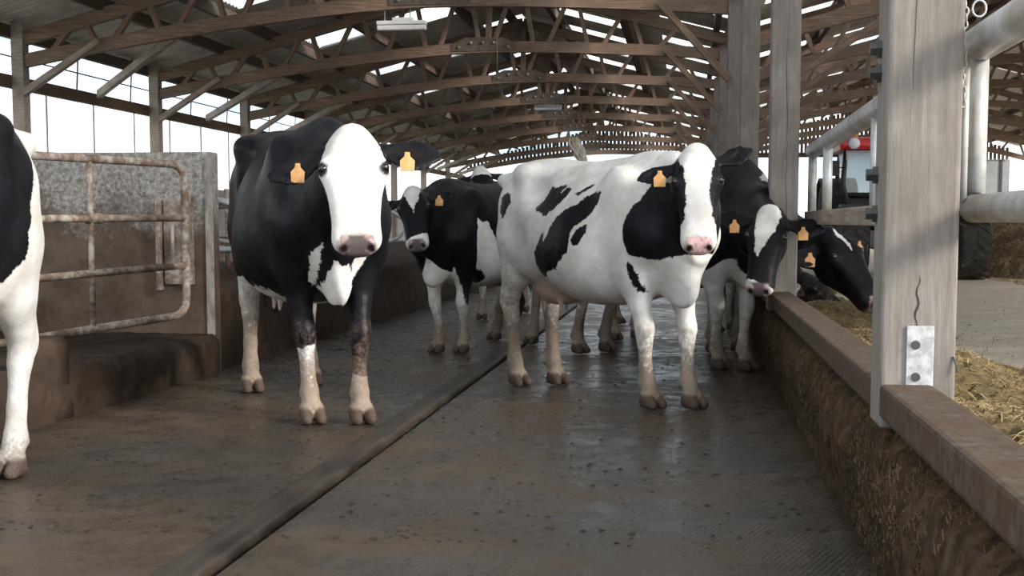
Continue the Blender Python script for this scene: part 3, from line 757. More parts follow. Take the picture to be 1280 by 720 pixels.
        if front:
            add('leg', ell(mv(.46, .165, .79), (.05, .05, .07)), .04); add('leg', ell(mv(.563, .15, .43), (.036, .047, .05)), .02)
        else:
            add('leg', ell(mv(-.43, .19, .82), (.11, .07, .15)), .09); add('leg', ell(mv(-.775, .155, .555), (.028, .030, .055)), .03); add('leg', rcone(mv(-.775, .155, .56), mv(-.70, .16, .80), .022, .05), .04)
        hx0 = .60 if front else -.615
        for c_ in (-1, 1):
            a = mv(hx0 - .025, .15, .06) + (0, c_ * .030, 0); b = mv(hx0 + .035, .15, .02) + (0, c_ * .034, 0)
            a[2] = .062 + lift; b[2] = .024 + lift
            add('hoof', rcone(a, b, .040, .030, .82), .008)
            add('hoof', rcone(mv(hx0 - .05, .15, .03) * (1, 1, 0) + (0, c_ * .028, .032 + lift), b, .030, .028, .9), .01)
            q = mv((.51 if front else -.72), .15, .125) + (0, c_ * .026, 0); add('hoof', ell(q, (.014, .013, .020)), .01)
    # tail
    tr_ = np.linspace(.040, .017, len(tailp))
    for a, b, ra, rb in zip(tailp, tailp[1:], tr_, tr_[1:]): add('leg', rcone(a, b, ra, rb), .02)
    # udder
    add('udder', ell((-.40, 0, .64), (.21, .155, .13)), .05)
    for x_ in (-.30, -.47):
        for s_ in (-1, 1): add('udder', rcone((x_, s_ * .075, .55), (x_, s_ * .08, .475), .020, .013), .015)
    # keep soles flat on the floor
    zz = v.lo[2] + v.h * np.arange(v.n[2]); v.d = np.maximum(v.d, -(zz - .001)[None, None, :])
    v.d[0] = v.d[-1] = .1; v.d[:, 0] = v.d[:, -1] = .1; v.d[:, :, 0] = v.d[:, :, -1] = .1
    V, F = nets(v.d, v.lo, v.h)
    def pd(kind, ch=60000):
        out = np.full(len(V), 9.0)
        for f, a, b in prims[kind]:
            mk = np.all((V > np.array(a) - .15) & (V < np.array(b) + .15), 1)
            if mk.any(): out[mk] = np.minimum(out[mk], f(V[mk, 0], V[mk, 1], V[mk, 2]))
        return out
    w0 = pd('head'); w1 = pd('ear'); w2 = pd('hoof'); fine_ = (np.minimum(np.minimum(w0, w1), w2) < .02)
    V = laplace(V, F, 3, np.full(len(V), .5)); V = laplace(V, F, 8, np.where(fine_, 0.0, .5))
    if backdz: V[:, 2] += backdz * np.clip((V[:, 2] - .9) / .45, 0, 1) * np.clip((.88 - V[:, 0]) / .3, 0, 1)
    # ---- attributes
    q = (V - P); tt = (q @ A) / hs; nn = (q @ Nn) / hs; ss = (q @ Sd) / hs / hwf
    dh, de, dk, dT, dl, du, dn = pd('head'), pd('ear'), pd('hoof'), pd('trunk'), pd('leg'), pd('udder'), pd('neck')
    region = dict(head=(dh <= np.minimum(np.minimum(dT, dn), dl) + .0), ear=(de < dh) & (de < dn) & (de < .02), hoof=dk < np.minimum(dl, .03) - .004, udder=(du < np.minimum(dT, dl) - .004) & (V[:, 2] < .66))
    region['leg'] = (dl < dT) & (V[:, 2] < .75)
    coat = coatf(V, tt, nn, ss, region)
    skin = np.zeros((len(V), 4), np.float32); skin[:, 3] = 1; sm = np.zeros(len(V), np.float32)
    def paint(mask, col): 
        mask = np.clip(mask, 0, 1).astype(np.float32)
        skin[:, :3] = skin[:, :3] * (1 - mask[:, None]) + np.array(col, np.float32) * mask[:, None]; np.maximum(sm, mask, out=sm)
    wob = .5 + .5 * np.sin(V[:, 0] * 140 + 2 * np.sin(V[:, 1] * 170)) * np.sin(V[:, 1] * 120 + V[:, 2] * 150)
    nm_ = region['head'] * np.clip((tt - .508 - .02 * (np.abs(ss) > .06)) / .012, 0, 1) * (nn > -.098)
    nm_ = nm_ * np.clip((.074 - np.abs(ss)) / .012, 0, 1)
    paint(nm_ * .9, nose)
    core = np.clip((.044 + .010 * np.sin(V[:, 2] * 120) - np.abs(ss)) / .008, 0, 1) if nose_dark > .55 else 0 * tt
    paint(nm_ * np.maximum(core, np.clip((nose_dark - wob) / .15, 0, 1) * .6) * .93, (.035, .025, .03))
    for s_ in (-1, 1):
        dd = np.sqrt(((tt - .568) / .020) ** 2 + ((nn + .024) / .026) ** 2 + ((np.abs(ss) - .047) / .015) ** 2); paint(region['head'] * np.clip((1.15 - dd) / .3, 0, 1), (.02, .012, .012))
    paint(region['head'] * np.clip(1.4 - np.abs(nn + .098 + .25 * (tt - .56)) / .0065, 0, 1) * (tt > .43), (.03, .02, .02))          # mouth line
    for s_ in (-1, 1):
        dd = np.sqrt(((tt - .195) / .040) ** 2 + ((nn - .004) / .030) ** 2) ; paint(region['head'] * np.clip((1.0 - dd) / .25, 0, 1) * (np.sign(ss) == s_) * (np.abs(ss) > .09), (.018, .015, .016))
    hv = region['hoof'] & (V[:, 2] < .075 + .1 * 0); 
    paint(region['hoof'] * np.clip((.085 - V[:, 2]) / .02, 0, 1) * .9, (.085, .055, .042))
    paint(region['udder'] * np.ones(len(V)) * .8, (.52, .36, .30))
    for (base, ed, wd, fr) in ear_info:
        r_ = V - base; e_ = r_ @ ed / hs / earsc; f_ = r_ @ fr / hs; w_ = r_ @ wd / hs
        inner = region['ear'] * np.clip((.03 - np.abs(w_)) / .01, 0, 1) * (f_ > -.004) * (e_ > .035) * (e_ < .16)
        paint(inner * .25, (.10, .06, .05))
    dirt_ = np.clip((.62 - V[:, 2]) / .5, 0, 1) * (V[:, 2] < .66) * dirt + np.clip((.2 - V[:, 2]) / .2, 0, 1) * .5
    dirt_ = dirt_ + .35 * dirt * np.clip((-.35 - V[:, 0]) / .3, 0, 1) * np.clip((1.2 - V[:, 2]) / .5, 0, 1) + dirt_head * region['head']
    belly = (dT < dl) & (V[:, 2] < .75); dirt_ = np.where(belly, np.minimum(dirt_, .45), dirt_)
    root = empty('cow', tuple(O), th); root.scale = (scale,) * 3
    me = npmesh('body', V, F)
    for nm2, arr in (('coat', coat), ('skinmask', sm), ('dirt', np.clip(dirt_, 0, 1.3))):
        a = me.attributes.new(nm2, 'FLOAT', 'POINT'); a.data.foreach_set('value', arr.astype(np.float32))
    a = me.attributes.new('skin', 'FLOAT_COLOR', 'POINT'); a.data.foreach_set('color', skin.ravel())
    body = link('body', me, MCOAT, root)
    # eyes
    for s_ in (-1, 1):
        bm = bmesh.new(); bmesh.ops.create_uvsphere(bm, u_segments=16, v_segments=12, radius=.0225 * hs)
        link('eye', bm, MEYE, root, smooth=True, loc=tuple(hp(.192, .005, s_ * .1075)))
    # ear tags hang from the ears
    for (base, ed, wd, fr), on in zip(ear_info, tags):
        if not on: continue
        w_, h_ = .034 * hs * tagsize, .070 * hs * tagsize
        bm = bmesh.new(); out = [(-.32, 0), (.32, 0), (.40, -.28), (1, -.55), (.92, -1.25), (-.92, -1.25), (-1, -.55), (-.40, -.28)]
        fl = []
        for zz_ in (-.0016, .0016): fl.append([bm.verts.new((x_ * w_, zz_, y_ * h_)) for x_, y_ in out])
        bm.faces.new(fl[0]); bm.faces.new(fl[1][::-1])
        for k in range(8): bm.faces.new((fl[0][k], fl[0][(k + 1) % 8], fl[1][(k + 1) % 8], fl[1][k]))
        lathe(bm, [(.006, -.004), (.006, .004)], 'y', 10, (0, 0, -.006))
        tg = link('ear_tag', bm, MTAG, root)
        fh = fr - np.array((0, 0, 1.0)) * fr[2]; fh /= np.linalg.norm(fh); xx = np.cross(fh, (0, 0, 1.0))
        pos = base + ed * .105 * hs * earsc + fr * .052 * hs + wd * .034 * hs
        Mm = Matrix((Vector(xx), Vector(-fh), Vector((0, 0, 1)))).transposed().to_4x4(); Mm.translation = Vector(pos); tg.matrix_local = Mm
    # hair switch at the tail's end
    tv = Vector(tailp[-1]); d_ = (Vector(tailp[-1]) - Vector(tailp[-2])).normalized(); bm = bmesh.new()
    rr = random.Random(5)
    for i in range(64):
        o_ = Vector((rr.gauss(0, .008), rr.gauss(0, .008), rr.gauss(0, .008))); sp = Vector((rr.gauss(0, .018), rr.gauss(0, .018), rr.gauss(0, .012)))
        ln = rr.uniform(.16, .27); tube(bm, [tv - d_ * .03 + o_, tv + d_ * ln * .4 + o_ + sp * .6, tv + d_ * ln * .75 + sp * 1.1, tv + d_ * ln + sp * .7], [.008, .011, .009, .002], 5)
    link('tail_switch', bm, MHAIRB if tail_dark else MHAIR, root, smooth=True)
    root['label'] = name_label; root['category'] = 'cow'; root['group'] = group
    return root

def face(ss, tt, prof):
    """half width of the white face marking at each t"""
    prof = np.array(prof); return np.interp(tt, prof[:, 0], prof[:, 1]) - np.abs(ss - (np.interp(tt, prof[:, 0], prof[:, 2]) if prof.shape[1] > 2 else 0))
D_PATCH = [
 [(.027, 1.278), (-.068, 1.272), (-.132, 1.235), (-.154, 1.184), (-.241, 1.15), (-.252, 1.071), (-.153, 1.049), (-.088, 1.034), (-.014, 1.075), (.059, 1.133), (.069, 1.186), (.017, 1.193), (-.015, 1.164), (.027, 1.222)],
 [(-.573, 1.174), (-.633, 1.15), (-.649, 1.08), (-.609, 1.017), (-.561, 1.073), (-.521, 1.123), (-.538, 1.161)],
 [(.36, 1.163), (.301, 1.159), (.222, 1.137), (.182, 1.097), (.101, 1.069), (.018, 1.01), (-.024, .927), (-.077, .879), (-.067, .945), (-.109, .926), (-.142, .878), (-.218, .828), (-.229, .755), (-.185, .689), (-.108, .692), (-.076, .723), (.061, .739), (.123, .787), (.194, .836), (.203, .964), (.263, .998), (.302, 1.033), (.357, 1.101)],
 [(.312, .998), (.243, .964), (.214, .906), (.234, .871), (.274, .877), (.313, .941)],
 [(.291, 1.241), (.201, 1.195), (.121, 1.156), (.151, 1.144), (.222, 1.183)],
 [(.582, .80), (.60, .78), (.61, .711), (.60, .633), (.575, .632), (.565, .731)]]
D_NECK = [(.73, 1.28), (.66, 1.16), (.60, 1.067), (.575, .987), (.58, .884), (.60, .827), (.64, .818), (.74, .80), (.80, .822), (.95, .84), (1.2, .9), (1.2, 1.6), (.86, 1.32)]
def local_feet(O, deg, sc, pts):
    th = math.radians(deg); c, s = math.cos(th), math.sin(th); out = []
    for p in pts:
        dx, dy = p[0] - O[0], p[1] - O[1]; out.append(((dx * c + dy * s) / sc, (-dx * s + dy * c) / sc) + tuple(p[2:]))
    return out
def coat_D(V, t, n, s, R):
    c = np.full(len(V), .05); side = V[:, 1] < .02
    for p in D_PATCH: c = np.where(side, np.minimum(c, -poly_sd(V[:, 0], V[:, 2], p)), c)
    far = poly_sd(V[:, 0], V[:, 2], [(-.1, 1.5), (.3, 1.5), (.25, .9), (-.05, .8)]); c = np.where(~side, np.minimum(c, -far), c)
    top = poly_sd(V[:, 0], V[:, 1], [(.0, .02), (.16, .04), (.2, .3), (.02, .3)]); c = np.where(V[:, 2] > 1.3, np.minimum(c, -top), c)
    nk = poly_sd(V[:, 0], V[:, 2], D_NECK) ; c = np.where(V[:, 1] < .16, np.minimum(c, np.where(V[:, 2] > .75, -nk, c)), c)
    crest = (V[:, 2] - 1.20 - .0 * V[:, 0]); c = np.where((V[:, 0] < .95) & ~R['head'] & ~R['ear'], np.maximum(c, np.minimum(crest, .1)), c)
    h = face(s, t, [(-.1, .095), (0, .092), (.05, .088), (.12, .072), (.22, .057), (.32, .058), (.40, .070), (.46, .09), (.5, .12), (.7, .2)])
    h = np.maximum(h, (t - .43) * .8); h = np.where(n < -.07, np.minimum(h, .02 + (t - .44)), h)
    c = np.where(R['head'], h, c); c = np.where(R['ear'], -.05, c); return c
def coat_A(V, t, n, s, R):
    x, y, z = V.T
    c = np.full(len(V), -.05)
    br = np.minimum(.075 - np.abs(y + .01) - .30 * (z - .62), .74 - z + .6 * np.abs(y)); br = np.minimum(br, z - .56); c = np.maximum(c, np.where(x > .62, br, -.05))
    st1 = poly_sd(y, z, [(.10, .98), (.145, .93), (.15, .80), (.06, .68), (.02, .60), (.045, .74), (.075, .86)]); c = np.maximum(c, np.where(x > .55, st1, -.05))
    st2 = poly_sd(y, z, [(-.10, .84), (-.135, .80), (-.12, .68), (-.09, .62), (-.095, .74)]); c = np.maximum(c, np.where(x > .55, st2, -.05))
    hind = (x < -.15); c = np.where(hind, np.maximum(c, .66 - z + .12 * (x + .5)), c)
    foot = .27 - z - .25 * np.abs(y + .08) + .10 * (y < 0); c = np.where(~hind, np.maximum(c, foot), c)
    bl = np.minimum(.62 - z, .3 - np.abs(x)); c = np.maximum(c, bl * .4)
    h = face(s, t, [(-.12, .11), (-.04, .105), (0, .108), (.06, .110), (.12, .117), (.2, .120), (.3, .13), (.45, .2), (.7, .2)])
    h = np.minimum(h, n + .105 + .7 * np.maximum(t - .42, 0)); c = np.where(R['head'] | ((t < .02) & (t > -.08) & (np.abs(s) < .09) & (n > -.07)), h, c)
    return np.where(R['ear'], -.05, c)
def coat_C(V, t, n, s, R):
    x, y, z = V.T; c = np.full(len(V), -.05)
    bd = np.where(y > 0, 1, 0) * .0 + poly_sd(x, z, [(.50, 1.11), (.44, 1.07), (.36, 1.09), (.30, .93), (.16, .77), (.0, .64), (-.2, .5), (.2, .4), (.45, .54), (.52, .93)]); c = np.maximum(c, bd)
    low = .74 - z - .2 * np.abs(np.abs(y) - .1) + .06 * np.sin(y * 40); c = np.where(x > .3, np.maximum(c, low), c)
    bs = poly_sd(y, z, [(.14, .85), (.26, .8), (.24, .5), (.16, .40), (.155, .55)]); c = np.where(x > .3, np.minimum(c, -bs), c)
    c = np.where(x < -.4, np.maximum(c, .72 - z), c)
    h = face(s, t, [(-.05, .02), (.0, .065), (.06, .062), (.13, .045), (.2, .022), (.27, .0), (.35, -.03), (.6, -.05)])
    h = np.where(t > .40, np.maximum(h, (t - .485) + .35 * s), h); c = np.where(R['head'], h, c); return np.where(R['ear'], -.05, c)
def coat_E(V, t, n, s, R):
    x, y, z = V.T; c = np.full(len(V), -.05)
    c = np.where(x > .35, np.maximum(c, .70 - z + .05 * np.sin(y * 30)), c); c = np.where(x < -.3, np.maximum(c, .70 - z), c)
    stp = poly_sd(x, y, [(.22, .02), (.40, .03), (.34, .16), (.26, .11), (.2, .17)]); e1 = (x + .73 * 0 - .77) * .73 + (y - .064) * .68; star = .034 - np.hypot(e1, z - 1.275) - .012 * np.abs(np.sin(3 * np.arctan2(z - 1.275, e1))); c = np.where(~R['head'] & ~R['ear'], np.maximum(c, star), c)
    h = face(s, t, [(-.05, .03, .0), (.0, .065, 0), (.08, .072, 0), (.16, .060, -.005), (.24, .038, -.02), (.31, .012, -.03), (.36, -.01, -.03), (.6, -.05, 0)])
    h = np.where(t > .45, np.maximum(h, (t - .515) + .30 * (-s)), h); c = np.where(R['head'], h, c); return np.where(R['ear'], -.05, c)
def coat_F(V, t, n, s, R):
    x, y, z = V.T; c = np.full(len(V), -.05)
    c = np.where(z < .75, np.maximum(c, .60 - z), c)
    h = face(s, t, [(-.05, -.02, 0), (.03, .006, 0), (.08, .018, .0), (.15, .015, .01), (.20, 0, .01), (.25, -.02, 0), (.6, -.05, 0)]); return np.where(R['head'], h, c)
def coat_G(V, t, n, s, R): return np.where(V[:, 2] < .5, .5 - V[:, 2], -.05) * (~R['head']) - .02 * R['head']
def coat_I(V, t, n, s, R):
    x, y, z = V.T; c = np.where(z < .7, .7 - z, -.05)
    c = np.where(R['head'], .12 - t, c); return np.where(R['ear'], -.04, c)
def coat_B(V, t, n, s, R):
    x, y, z = V.T
    e = poly_sd(x, z, [(-.73, 1.6), (-.70, 1.32), (-.60, 1.10), (-.56, .95), (-.54, .85), (-.40, .76), (0, .72), (.6, .75), (1.4, .9), (1.4, 1.6)]); return -e
def toward(p, bias=(0, 0, 0)):
    v = np.array((0, 0, 1.0)) - np.array(p); v /= np.linalg.norm(v); return v + np.array(bias)

cow('black cow with an all-white face and orange ear tags, walking towards the camera', (-2.08, 7.5), -63, 1.08,
    local_feet((-2.08, 7.5), -63, 1.08, [(-1.62, 6.86), (-1.87, 6.83), (-2.32, 8.48), (-2.58, 8.08)]), (-1.529, 6.324, 1.43), (-1.455, 6.102, .89), toward((-1.5, 6.2, 1.1), (.02, 0, .1)), coat_A, h=.0105,
    ears=((.34, -.25), (.14, .05)), nose=(.60, .40, .38), nose_dark=.62, hwf=1.28, earsc=1.38)
cow('white cow with black side patches and black neck, standing sideways at the centre', (-.49, 8.11), -50.4, 1.015,
    local_feet((-.49, 8.11), -50.4, 1.015, [(.045, 7.66), (-.18, 7.62), (-.80, 8.72), (-1.03, 8.62)]), (.04, 7.276, 1.387), (.057, 7.08, .877), toward((0.05, 7.2, 1.1), (.03, 0, .08)), coat_D, h=.0105,
    ears=((.25, .0), (-.50, -.15)), tags=(True, False), earsc=1.1, earw=1.25, backdz=-.05, nose=(.66, .40, .40), nose_dark=.36, dirt_head=.0)
cow('smaller black cow with a white triangle on its forehead, standing behind the white-faced cow', (-1.65, 11.16), -114, .95,
    local_feet((-1.65, 11.16), -114, .95, [(-1.745, 10.74), (-1.94, 10.74), (-1.30, 11.65), (-1.66, 12.0)]), (-2.018, 10.195, 1.264), (-1.93, 9.914, .846), toward((-1.97, 10, 1.05), (-.12, 0, .15)), coat_C, h=.014,
    ears=((.10, 0), (.06, .05)), nose=(.50, .38, .36), nose_dark=.6)
cow('black cow with a slanting white blaze, head lowered beside the feed kerb', (-.05, 10.12), -50, 1.03,
    local_feet((-.05, 10.12), -50, 1.03, [(.42, 9.72), (.24, 9.80), (-.62, 11.05), (-.82, 10.85)]), (.485, 8.569, 1.091), (.413, 8.394, .599), toward((.45, 8.5, .8), (-.15, 0, .12)), coat_E, h=.0125,
    ears=((-.05, 0), (.05, -.1)), nose=(.60, .45, .44), nose_dark=.6, tail=[(-.86, 0, 1.35), (-.97, 0, 1.32), (-1.08, 0, 1.33), (-1.13, 0, 1.41)], tail_dark=False, dirt=.8)
cow('black cow with a thin white forehead streak, reaching over the kerb to the feed', (.0, 11.45), -52, 1.02,
    local_feet((.0, 11.45), -52, 1.02, [(.42, 11.15), (.22, 11.0), (-.42, 12.30), (-.62, 12.15)]), (.954, 9.73, .962), (1.28, 9.473, .479), (.55, -.70, .45), coat_F, h=.0135,
    ears=((.15, -.1), (.1, -.1)), tags=(True, True), nose_dark=.9, dirt=.8)
cow('black cow with its muzzle down in the feed behind the kerb', (-.08, 13.75), -42, .98,
    local_feet((-.08, 13.75), -42, .98, [(.44, 13.42), (.28, 13.2), (-.5, 14.35), (-.68, 14.15)]), (1.02, 12.54, .56), (1.392, 12.454, .27), (.3, -.4, .85), coat_G, h=.0155,
    ears=((.1, 0), (.1, 0)), tags=(False, False), nose_dark=.95)
cow('cow showing only its white crown over the back of the smaller black cow', (-1.98, 15.15), -90, 1.02,
    local_feet((-1.98, 15.15), -90, 1.02, [(-1.82, 14.5), (-2.14, 14.55), (-1.84, 15.8), (-2.12, 15.85)]), (-2.07, 13.96, 1.566), (-1.989, 13.73, 1.149), toward((-2, 13.9, 1.3), (0, 0, .1)), coat_I, h=.016,
    ears=((.3, 0), (.3, 0)), tags=(False, False))
cow('black and white cow cut off by the left edge, white hind leg in mid-step', (-2.85, 4.56), -95, 1.02,
    local_feet((-2.85, 4.56), -95, 1.02, [(-2.73, 3.98), (-3.0, 4.1), (-2.665, 5.20, .0), (-3.0, 5.0)]), (-2.85, 3.2, 1.35), (-2.87, 2.95, .85), (0, -1, .3), coat_B, h=.0125, tags=(True, True),
    tail=[(-.86, 0, 1.35), (-.935, -.02, 1.24), (-.945, -.06, 1.0), (-.93, -.10, .8), (-.92, -.12, .68)], dirt=.25)


# ================================================================== THINGS
MPALE = two_tone('pale_worn_strip', (.16, .12, .095), (.40, .37, .34), 12, .8, (1, 1, .5))
# ---------------------------------------------------------------- gate in front of the partition
g = empty('tubular_gate', (-4.10, 7.5, 0)); 
GA = Vector((0, 0, 0)); GD = Vector((.432, .902, 0)); GL = 1.75
def gp(t, z): return GA + GD * t + Vector((0, 0, z))
bm = bmesh.new(); tube(bm, bend([gp(-.3, 1.42), gp(GL, 1.40), gp(GL, .40), gp(-.3, .27)], .13, 8), .026, 14)
link('gate_frame', bm, MRUST, g, smooth=True)
for z0, z1 in ((1.03, 1.045), (.645, .73)):
    bm = bmesh.new(); tube(bm, [gp(-.3, z0), gp(GL, z1)], .024, 12); link('rail', bm, MRUST, g, smooth=True)
for t_ in (.95,):
    bm = bmesh.new(); tube(bm, [gp(t_, 1.41), gp(t_, .33)], .019, 12); link('upright', bm, MRUST, g, smooth=True)
    bm = bmesh.new(); tube(bm, [gp(t_ - .03, 1.037), gp(t_ + .09, 1.04)], .033, 12); link('coupling', bm, MRUST, g, smooth=True)
tag(g, 'rusty tubular steel gate swung against the blotched concrete partition', 'gate')
# base of the gate is bedded in slurry; upright board pair and latch on the partition
b_ = empty('latch_bracket', (-3.52, 9.345, .92)); tag(b_, 'rusty channel bracket fixed on the blotched partition behind the gate end', 'bracket')
link('back_plate', box(-.075, .075, -.012, 0.012, -.33, .26, bev=.003), MRUST, b_)
link('flange', box(-.12, -.085, -.05, .012, -.37, .25, bev=.003), MRUST, b_)
link('flange', box(.11, .135, -.05, .012, -.33, .28, bev=.003), MRUST, b_)
bm = bmesh.new(); tube(bm, [(0, -.04, .08), (0, -.04, -.14)], .014, 10); link('latch_pin', bm, MGAL, b_, smooth=True)
# end strip of the partition
tag(link('edge_strip', box(-3.30, -3.246, 9.345, 9.362, .24, 1.46, bev=.003), MPALE), 'pale vertical strip along the free edge of the blotched partition', 'strip')
st_ = link('hinge_stub', rough_profile('x', [(-3.42, .0), (-3.19, .0), (-3.20, .38), (-3.24, .42), (-3.40, .42), (-3.42, .0)], 6.75, 6.95, MKERB).data.copy(), MKERB); 
bpy.data.objects.remove([o for o in C.objects if o.name == 'x'][0]); st_['kind'] = 'structure'

# ---------------------------------------------------------------- cubicle dividers beyond
LD = ['nearest of the row', 'second of the row', 'third of the row', 'fourth of the row', 'fifth of the row', 'sixth of the row', 'seventh of the row', 'farthest of the row']
def divider():
    r = empty('stall_divider'); bm = bmesh.new()
    tube(bm, bend([(-2.0, 0, 1.12), (-.30, 0, 1.12), (-.05, 0, .95), (-.20, 0, .72), (-.9, 0, .70), (-1.4, 0, .80), (-2.0, 0, .80)], .16, 8), .024, 10); link('loop', bm, MGAL, r, smooth=True)
    bm = bmesh.new(); tube(bm, [(-2.0, 0, .40), (-2.0, 0, 1.35)], .03, 10); link('upright', bm, MRUST, r, smooth=True); return r
dv = divider()
for i in range(8):
    o = dv if i == 0 else copy_tree(dv); o.location = (-3.45, 11.2 + 1.25 * i, .075)
    tag(o, 'galvanised looped stall divider above the dark lying-bed wall, ' + LD[i], 'stall divider', 'stall dividers on the left')
tag(beam('neck_rail', (-5.4, 10.4, 1.28), (-5.4, 24, 1.28), .06, .06, MGAL), 'grey rail joining the tops of the stall dividers', 'rail')
for z in (.62, .82):
    tag(beam('brisket_board', (-5.55, 10.4, z), (-5.55, 24, z), .04, .13, MTG), 'weathered board low behind the stall dividers, ' + ('lower one' if z < .7 else 'upper one'), 'board', 'boards behind the stalls')

# ---------------------------------------------------------------- hanging lights
def lamp():
    r = empty('hanging_light')
    link('housing', box(-.35, .35, -.07, .07, 0, .055, bev=.012), MWHITE, r)
    link('diffuser', box(-.345, .345, -.062, .062, -.075, -.002, bev=.02), MWHITE, r)
    link('ballast_box', box(-.13, .16, -.05, .05, .057, .10, bev=.008), MWHITE, r)
    for x in (-.24, .12):
        bm = bmesh.new(); tube(bm, [(x, 0, .05), (x, 0, .24)], .008, 8); link('hanger', bm, MGAL, r)
    return r
lm = lamp()
for (x, y, z, lb) in ((-4.0, 19.55, 3.78, 'white tube light hanging under the nearest roof truss'), (-3.5, 35.2, 3.93, 'small white tube light hanging halfway down the barn'), (-3.9, 56.0, 3.95, 'tiny white tube light near the far opening')):
    o = lm if y < 20 else copy_tree(lm); o.location = (x, y, z); tag(o, lb, 'light', 'lights under the trusses')
bm = bmesh.new(); tube(bm, [(-3.35, 24.6, 4.25), (-3.33, 24.6, 3.45)], .004, 6)
tag(link('hanging_wire', bm, MSTRAW), 'thin pale wire hanging from the second roof truss', 'wire')

# ---------------------------------------------------------------- tractor
T = empty('tractor', (3.67, 25.6, .10)); tag(T, 'red tractor with black cab frame parked in the feed passage, partly behind the nearest post', 'tractor')
def wheel(name, x, y, R, w):
    bm = bmesh.new(); hw = w / 2
    lathe(bm, [(R * .55, -hw * .8), (R * .80, -hw * .97), (R * .93, -hw), (R * .97, -hw * .8), (R * .975, 0), (R * .97, hw * .8), (R * .93, hw), (R * .80, hw * .97), (R * .55, hw * .8)], 'x', 40, (x, y, R))
    wh = link(name, bm, MTYRE, T, smooth=True)
    bm = bmesh.new(); n = 22
    for i in range(n):
        for sd in (-1, 1):
            a0 = 2 * PI * (i + (.5 if sd > 0 else 0)) / n; a1 = a0 + .30
            def pt(t, rr, xx): 
                a = a0 + (a1 - a0) * t; return (x + xx, y + rr * math.cos(a), R + rr * math.sin(a))
            x0_, x1_ = sd * .01, sd * hw * .98
            q = []
            for (t, xx) in ((0, x0_), (0, x0_)): pass
            vs = [bm.verts.new(pt(t + dt, rr, xx)) for rr in (R * .95, R * 1.015) for (t, dt, xx) in ((0, 0, x0_), (0, .38, x0_), (1, .38, x1_), (1, 0, x1_))]
            for f in ((0, 1, 2, 3), (7, 6, 5, 4), (0, 4, 5, 1), (1, 5, 6, 2), (2, 6, 7, 3), (3, 7, 4, 0)): bm.faces.new([vs[k] for k in f])
    link('tread', bm, MTYRE, wh)
    bm = bmesh.new(); lathe(bm, [(R * .2, -hw * .5), (R * .56, -hw * .8), (R * .56, hw * .8), (R * .2, hw * .5)], 'x', 24, (x, y, R)); link('rim', bm, MRED, wh, smooth=False)
wheel('front_wheel', -.95, -1.7, .58, .44); wheel('front_wheel', .95, -1.7, .58, .44)
wheel('rear_wheel', -.98, .95, .82, .52); wheel('rear_wheel', .98, .95, .82, .52)
link('chassis', box(-.32, .32, -2.1, 1.2, .45, .85, bev=.05), MBLK, T)
bm = bmesh.new(); bx(bm, -.38, .38, -2.25, -.35, .85, 1.38, bev=.09, seg=3); hd = link('hood', bm, MRED, T)
link('grille', box(-.30, .30, -2.262, -2.24, .90, 1.18, bev=.004), MBLK, hd)
for s_ in (-1, 1): link('headlamp', box(.10 if s_ > 0 else -.30, .30 if s_ > 0 else -.10, -2.27, -2.25, 1.20, 1.31, bev=.008), MLAMP, hd)
for s_ in (-1, 1):
    bm = bmesh.new(); n = 14
    rows = []
    for i in range(n + 1):
        a = PI * .12 + PI * .80 * i / n; rows.append([bm.verts.new((s_ * (.98 + dx), .95 - .94 * math.cos(a) * -1 * -1, .82 + .94 * math.sin(a) + dz)) for dx, dz in ((-.34, 0), (.30, 0), (.30, -.03), (-.34, -.03))])
    for a, b in zip(rows, rows[1:]):
        for k in range(4): bm.faces.new((a[k], a[(k + 1) % 4], b[(k + 1) % 4], b[k]))
    bm.faces.new(rows[0]); bm.faces.new(rows[-1][::-1]); link('mudguard', bm, MBLK, T)
for s_ in (-1, 1):
    bm = bmesh.new(); n = 10; rows = []
    for i in range(n + 1):
        a = PI * .2 + PI * .6 * i / n; rows.append([bm.verts.new((s_ * (.95 + dx), -1.7 - .66 * math.cos(a), .58 + .66 * math.sin(a) + dz)) for dx, dz in ((-.22, 0), (.22, 0), (.22, -.03), (-.22, -.03))])
    for a, b in zip(rows, rows[1:]):
        for k in range(4): bm.faces.new((a[k], a[(k + 1) % 4], b[(k + 1) % 4], b[k]))
    bm.faces.new(rows[0]); bm.faces.new(rows[-1][::-1]); link('mudguard', bm, MBLK, T)
cab = link('cab_frame', None or (lambda bm: [tube(bm, bend(p, .08), .045, 8) for p in (
    [(-.80, -.35, .95), (-.98, -.30, 1.6), (-.92, -.20, 2.22)], [(.80, -.35, .95), (.98, -.30, 1.6), (.92, -.20, 2.22)], [(-.95, 1.1, 1.5), (-.90, 1.0, 2.22)], [(.95, 1.1, 1.5), (.90, 1.0, 2.22)],
    [(-.92, -.2, 2.2), (.92, -.2, 2.2)], [(-.97, -.3, 1.42), (.97, -.3, 1.42)])] and bm)(bmesh.new()), MBLK, T, smooth=True)
link('cab_body', box(-.92, .92, -.28, 1.05, .80, 1.40, bev=.05), MBLK, T)
link('windscreen', box(-.93, .93, -.27, -.262, 1.42, 2.2), MGLASS, T)
link('side_window', box(-.935, -.93, -.2, 1.02, 1.42, 2.2), MGLASS, T); link('side_window', box(.93, .935, -.2, 1.02, 1.42, 2.2), MGLASS, T)
rf = link('cab_roof', box(-1.06, 1.06, -.48, 1.15, 2.2, 2.42, bev=.07), MRED, T)
for s_ in (-1, 1):
    bm = bmesh.new(); lathe(bm, [(.10, 0), (.10, -.03), (.02, -.045)], 'y', 20, (s_ * .82, -.475, 2.31)); link('work_lamp', bm, MLAMP, rf, smooth=True)
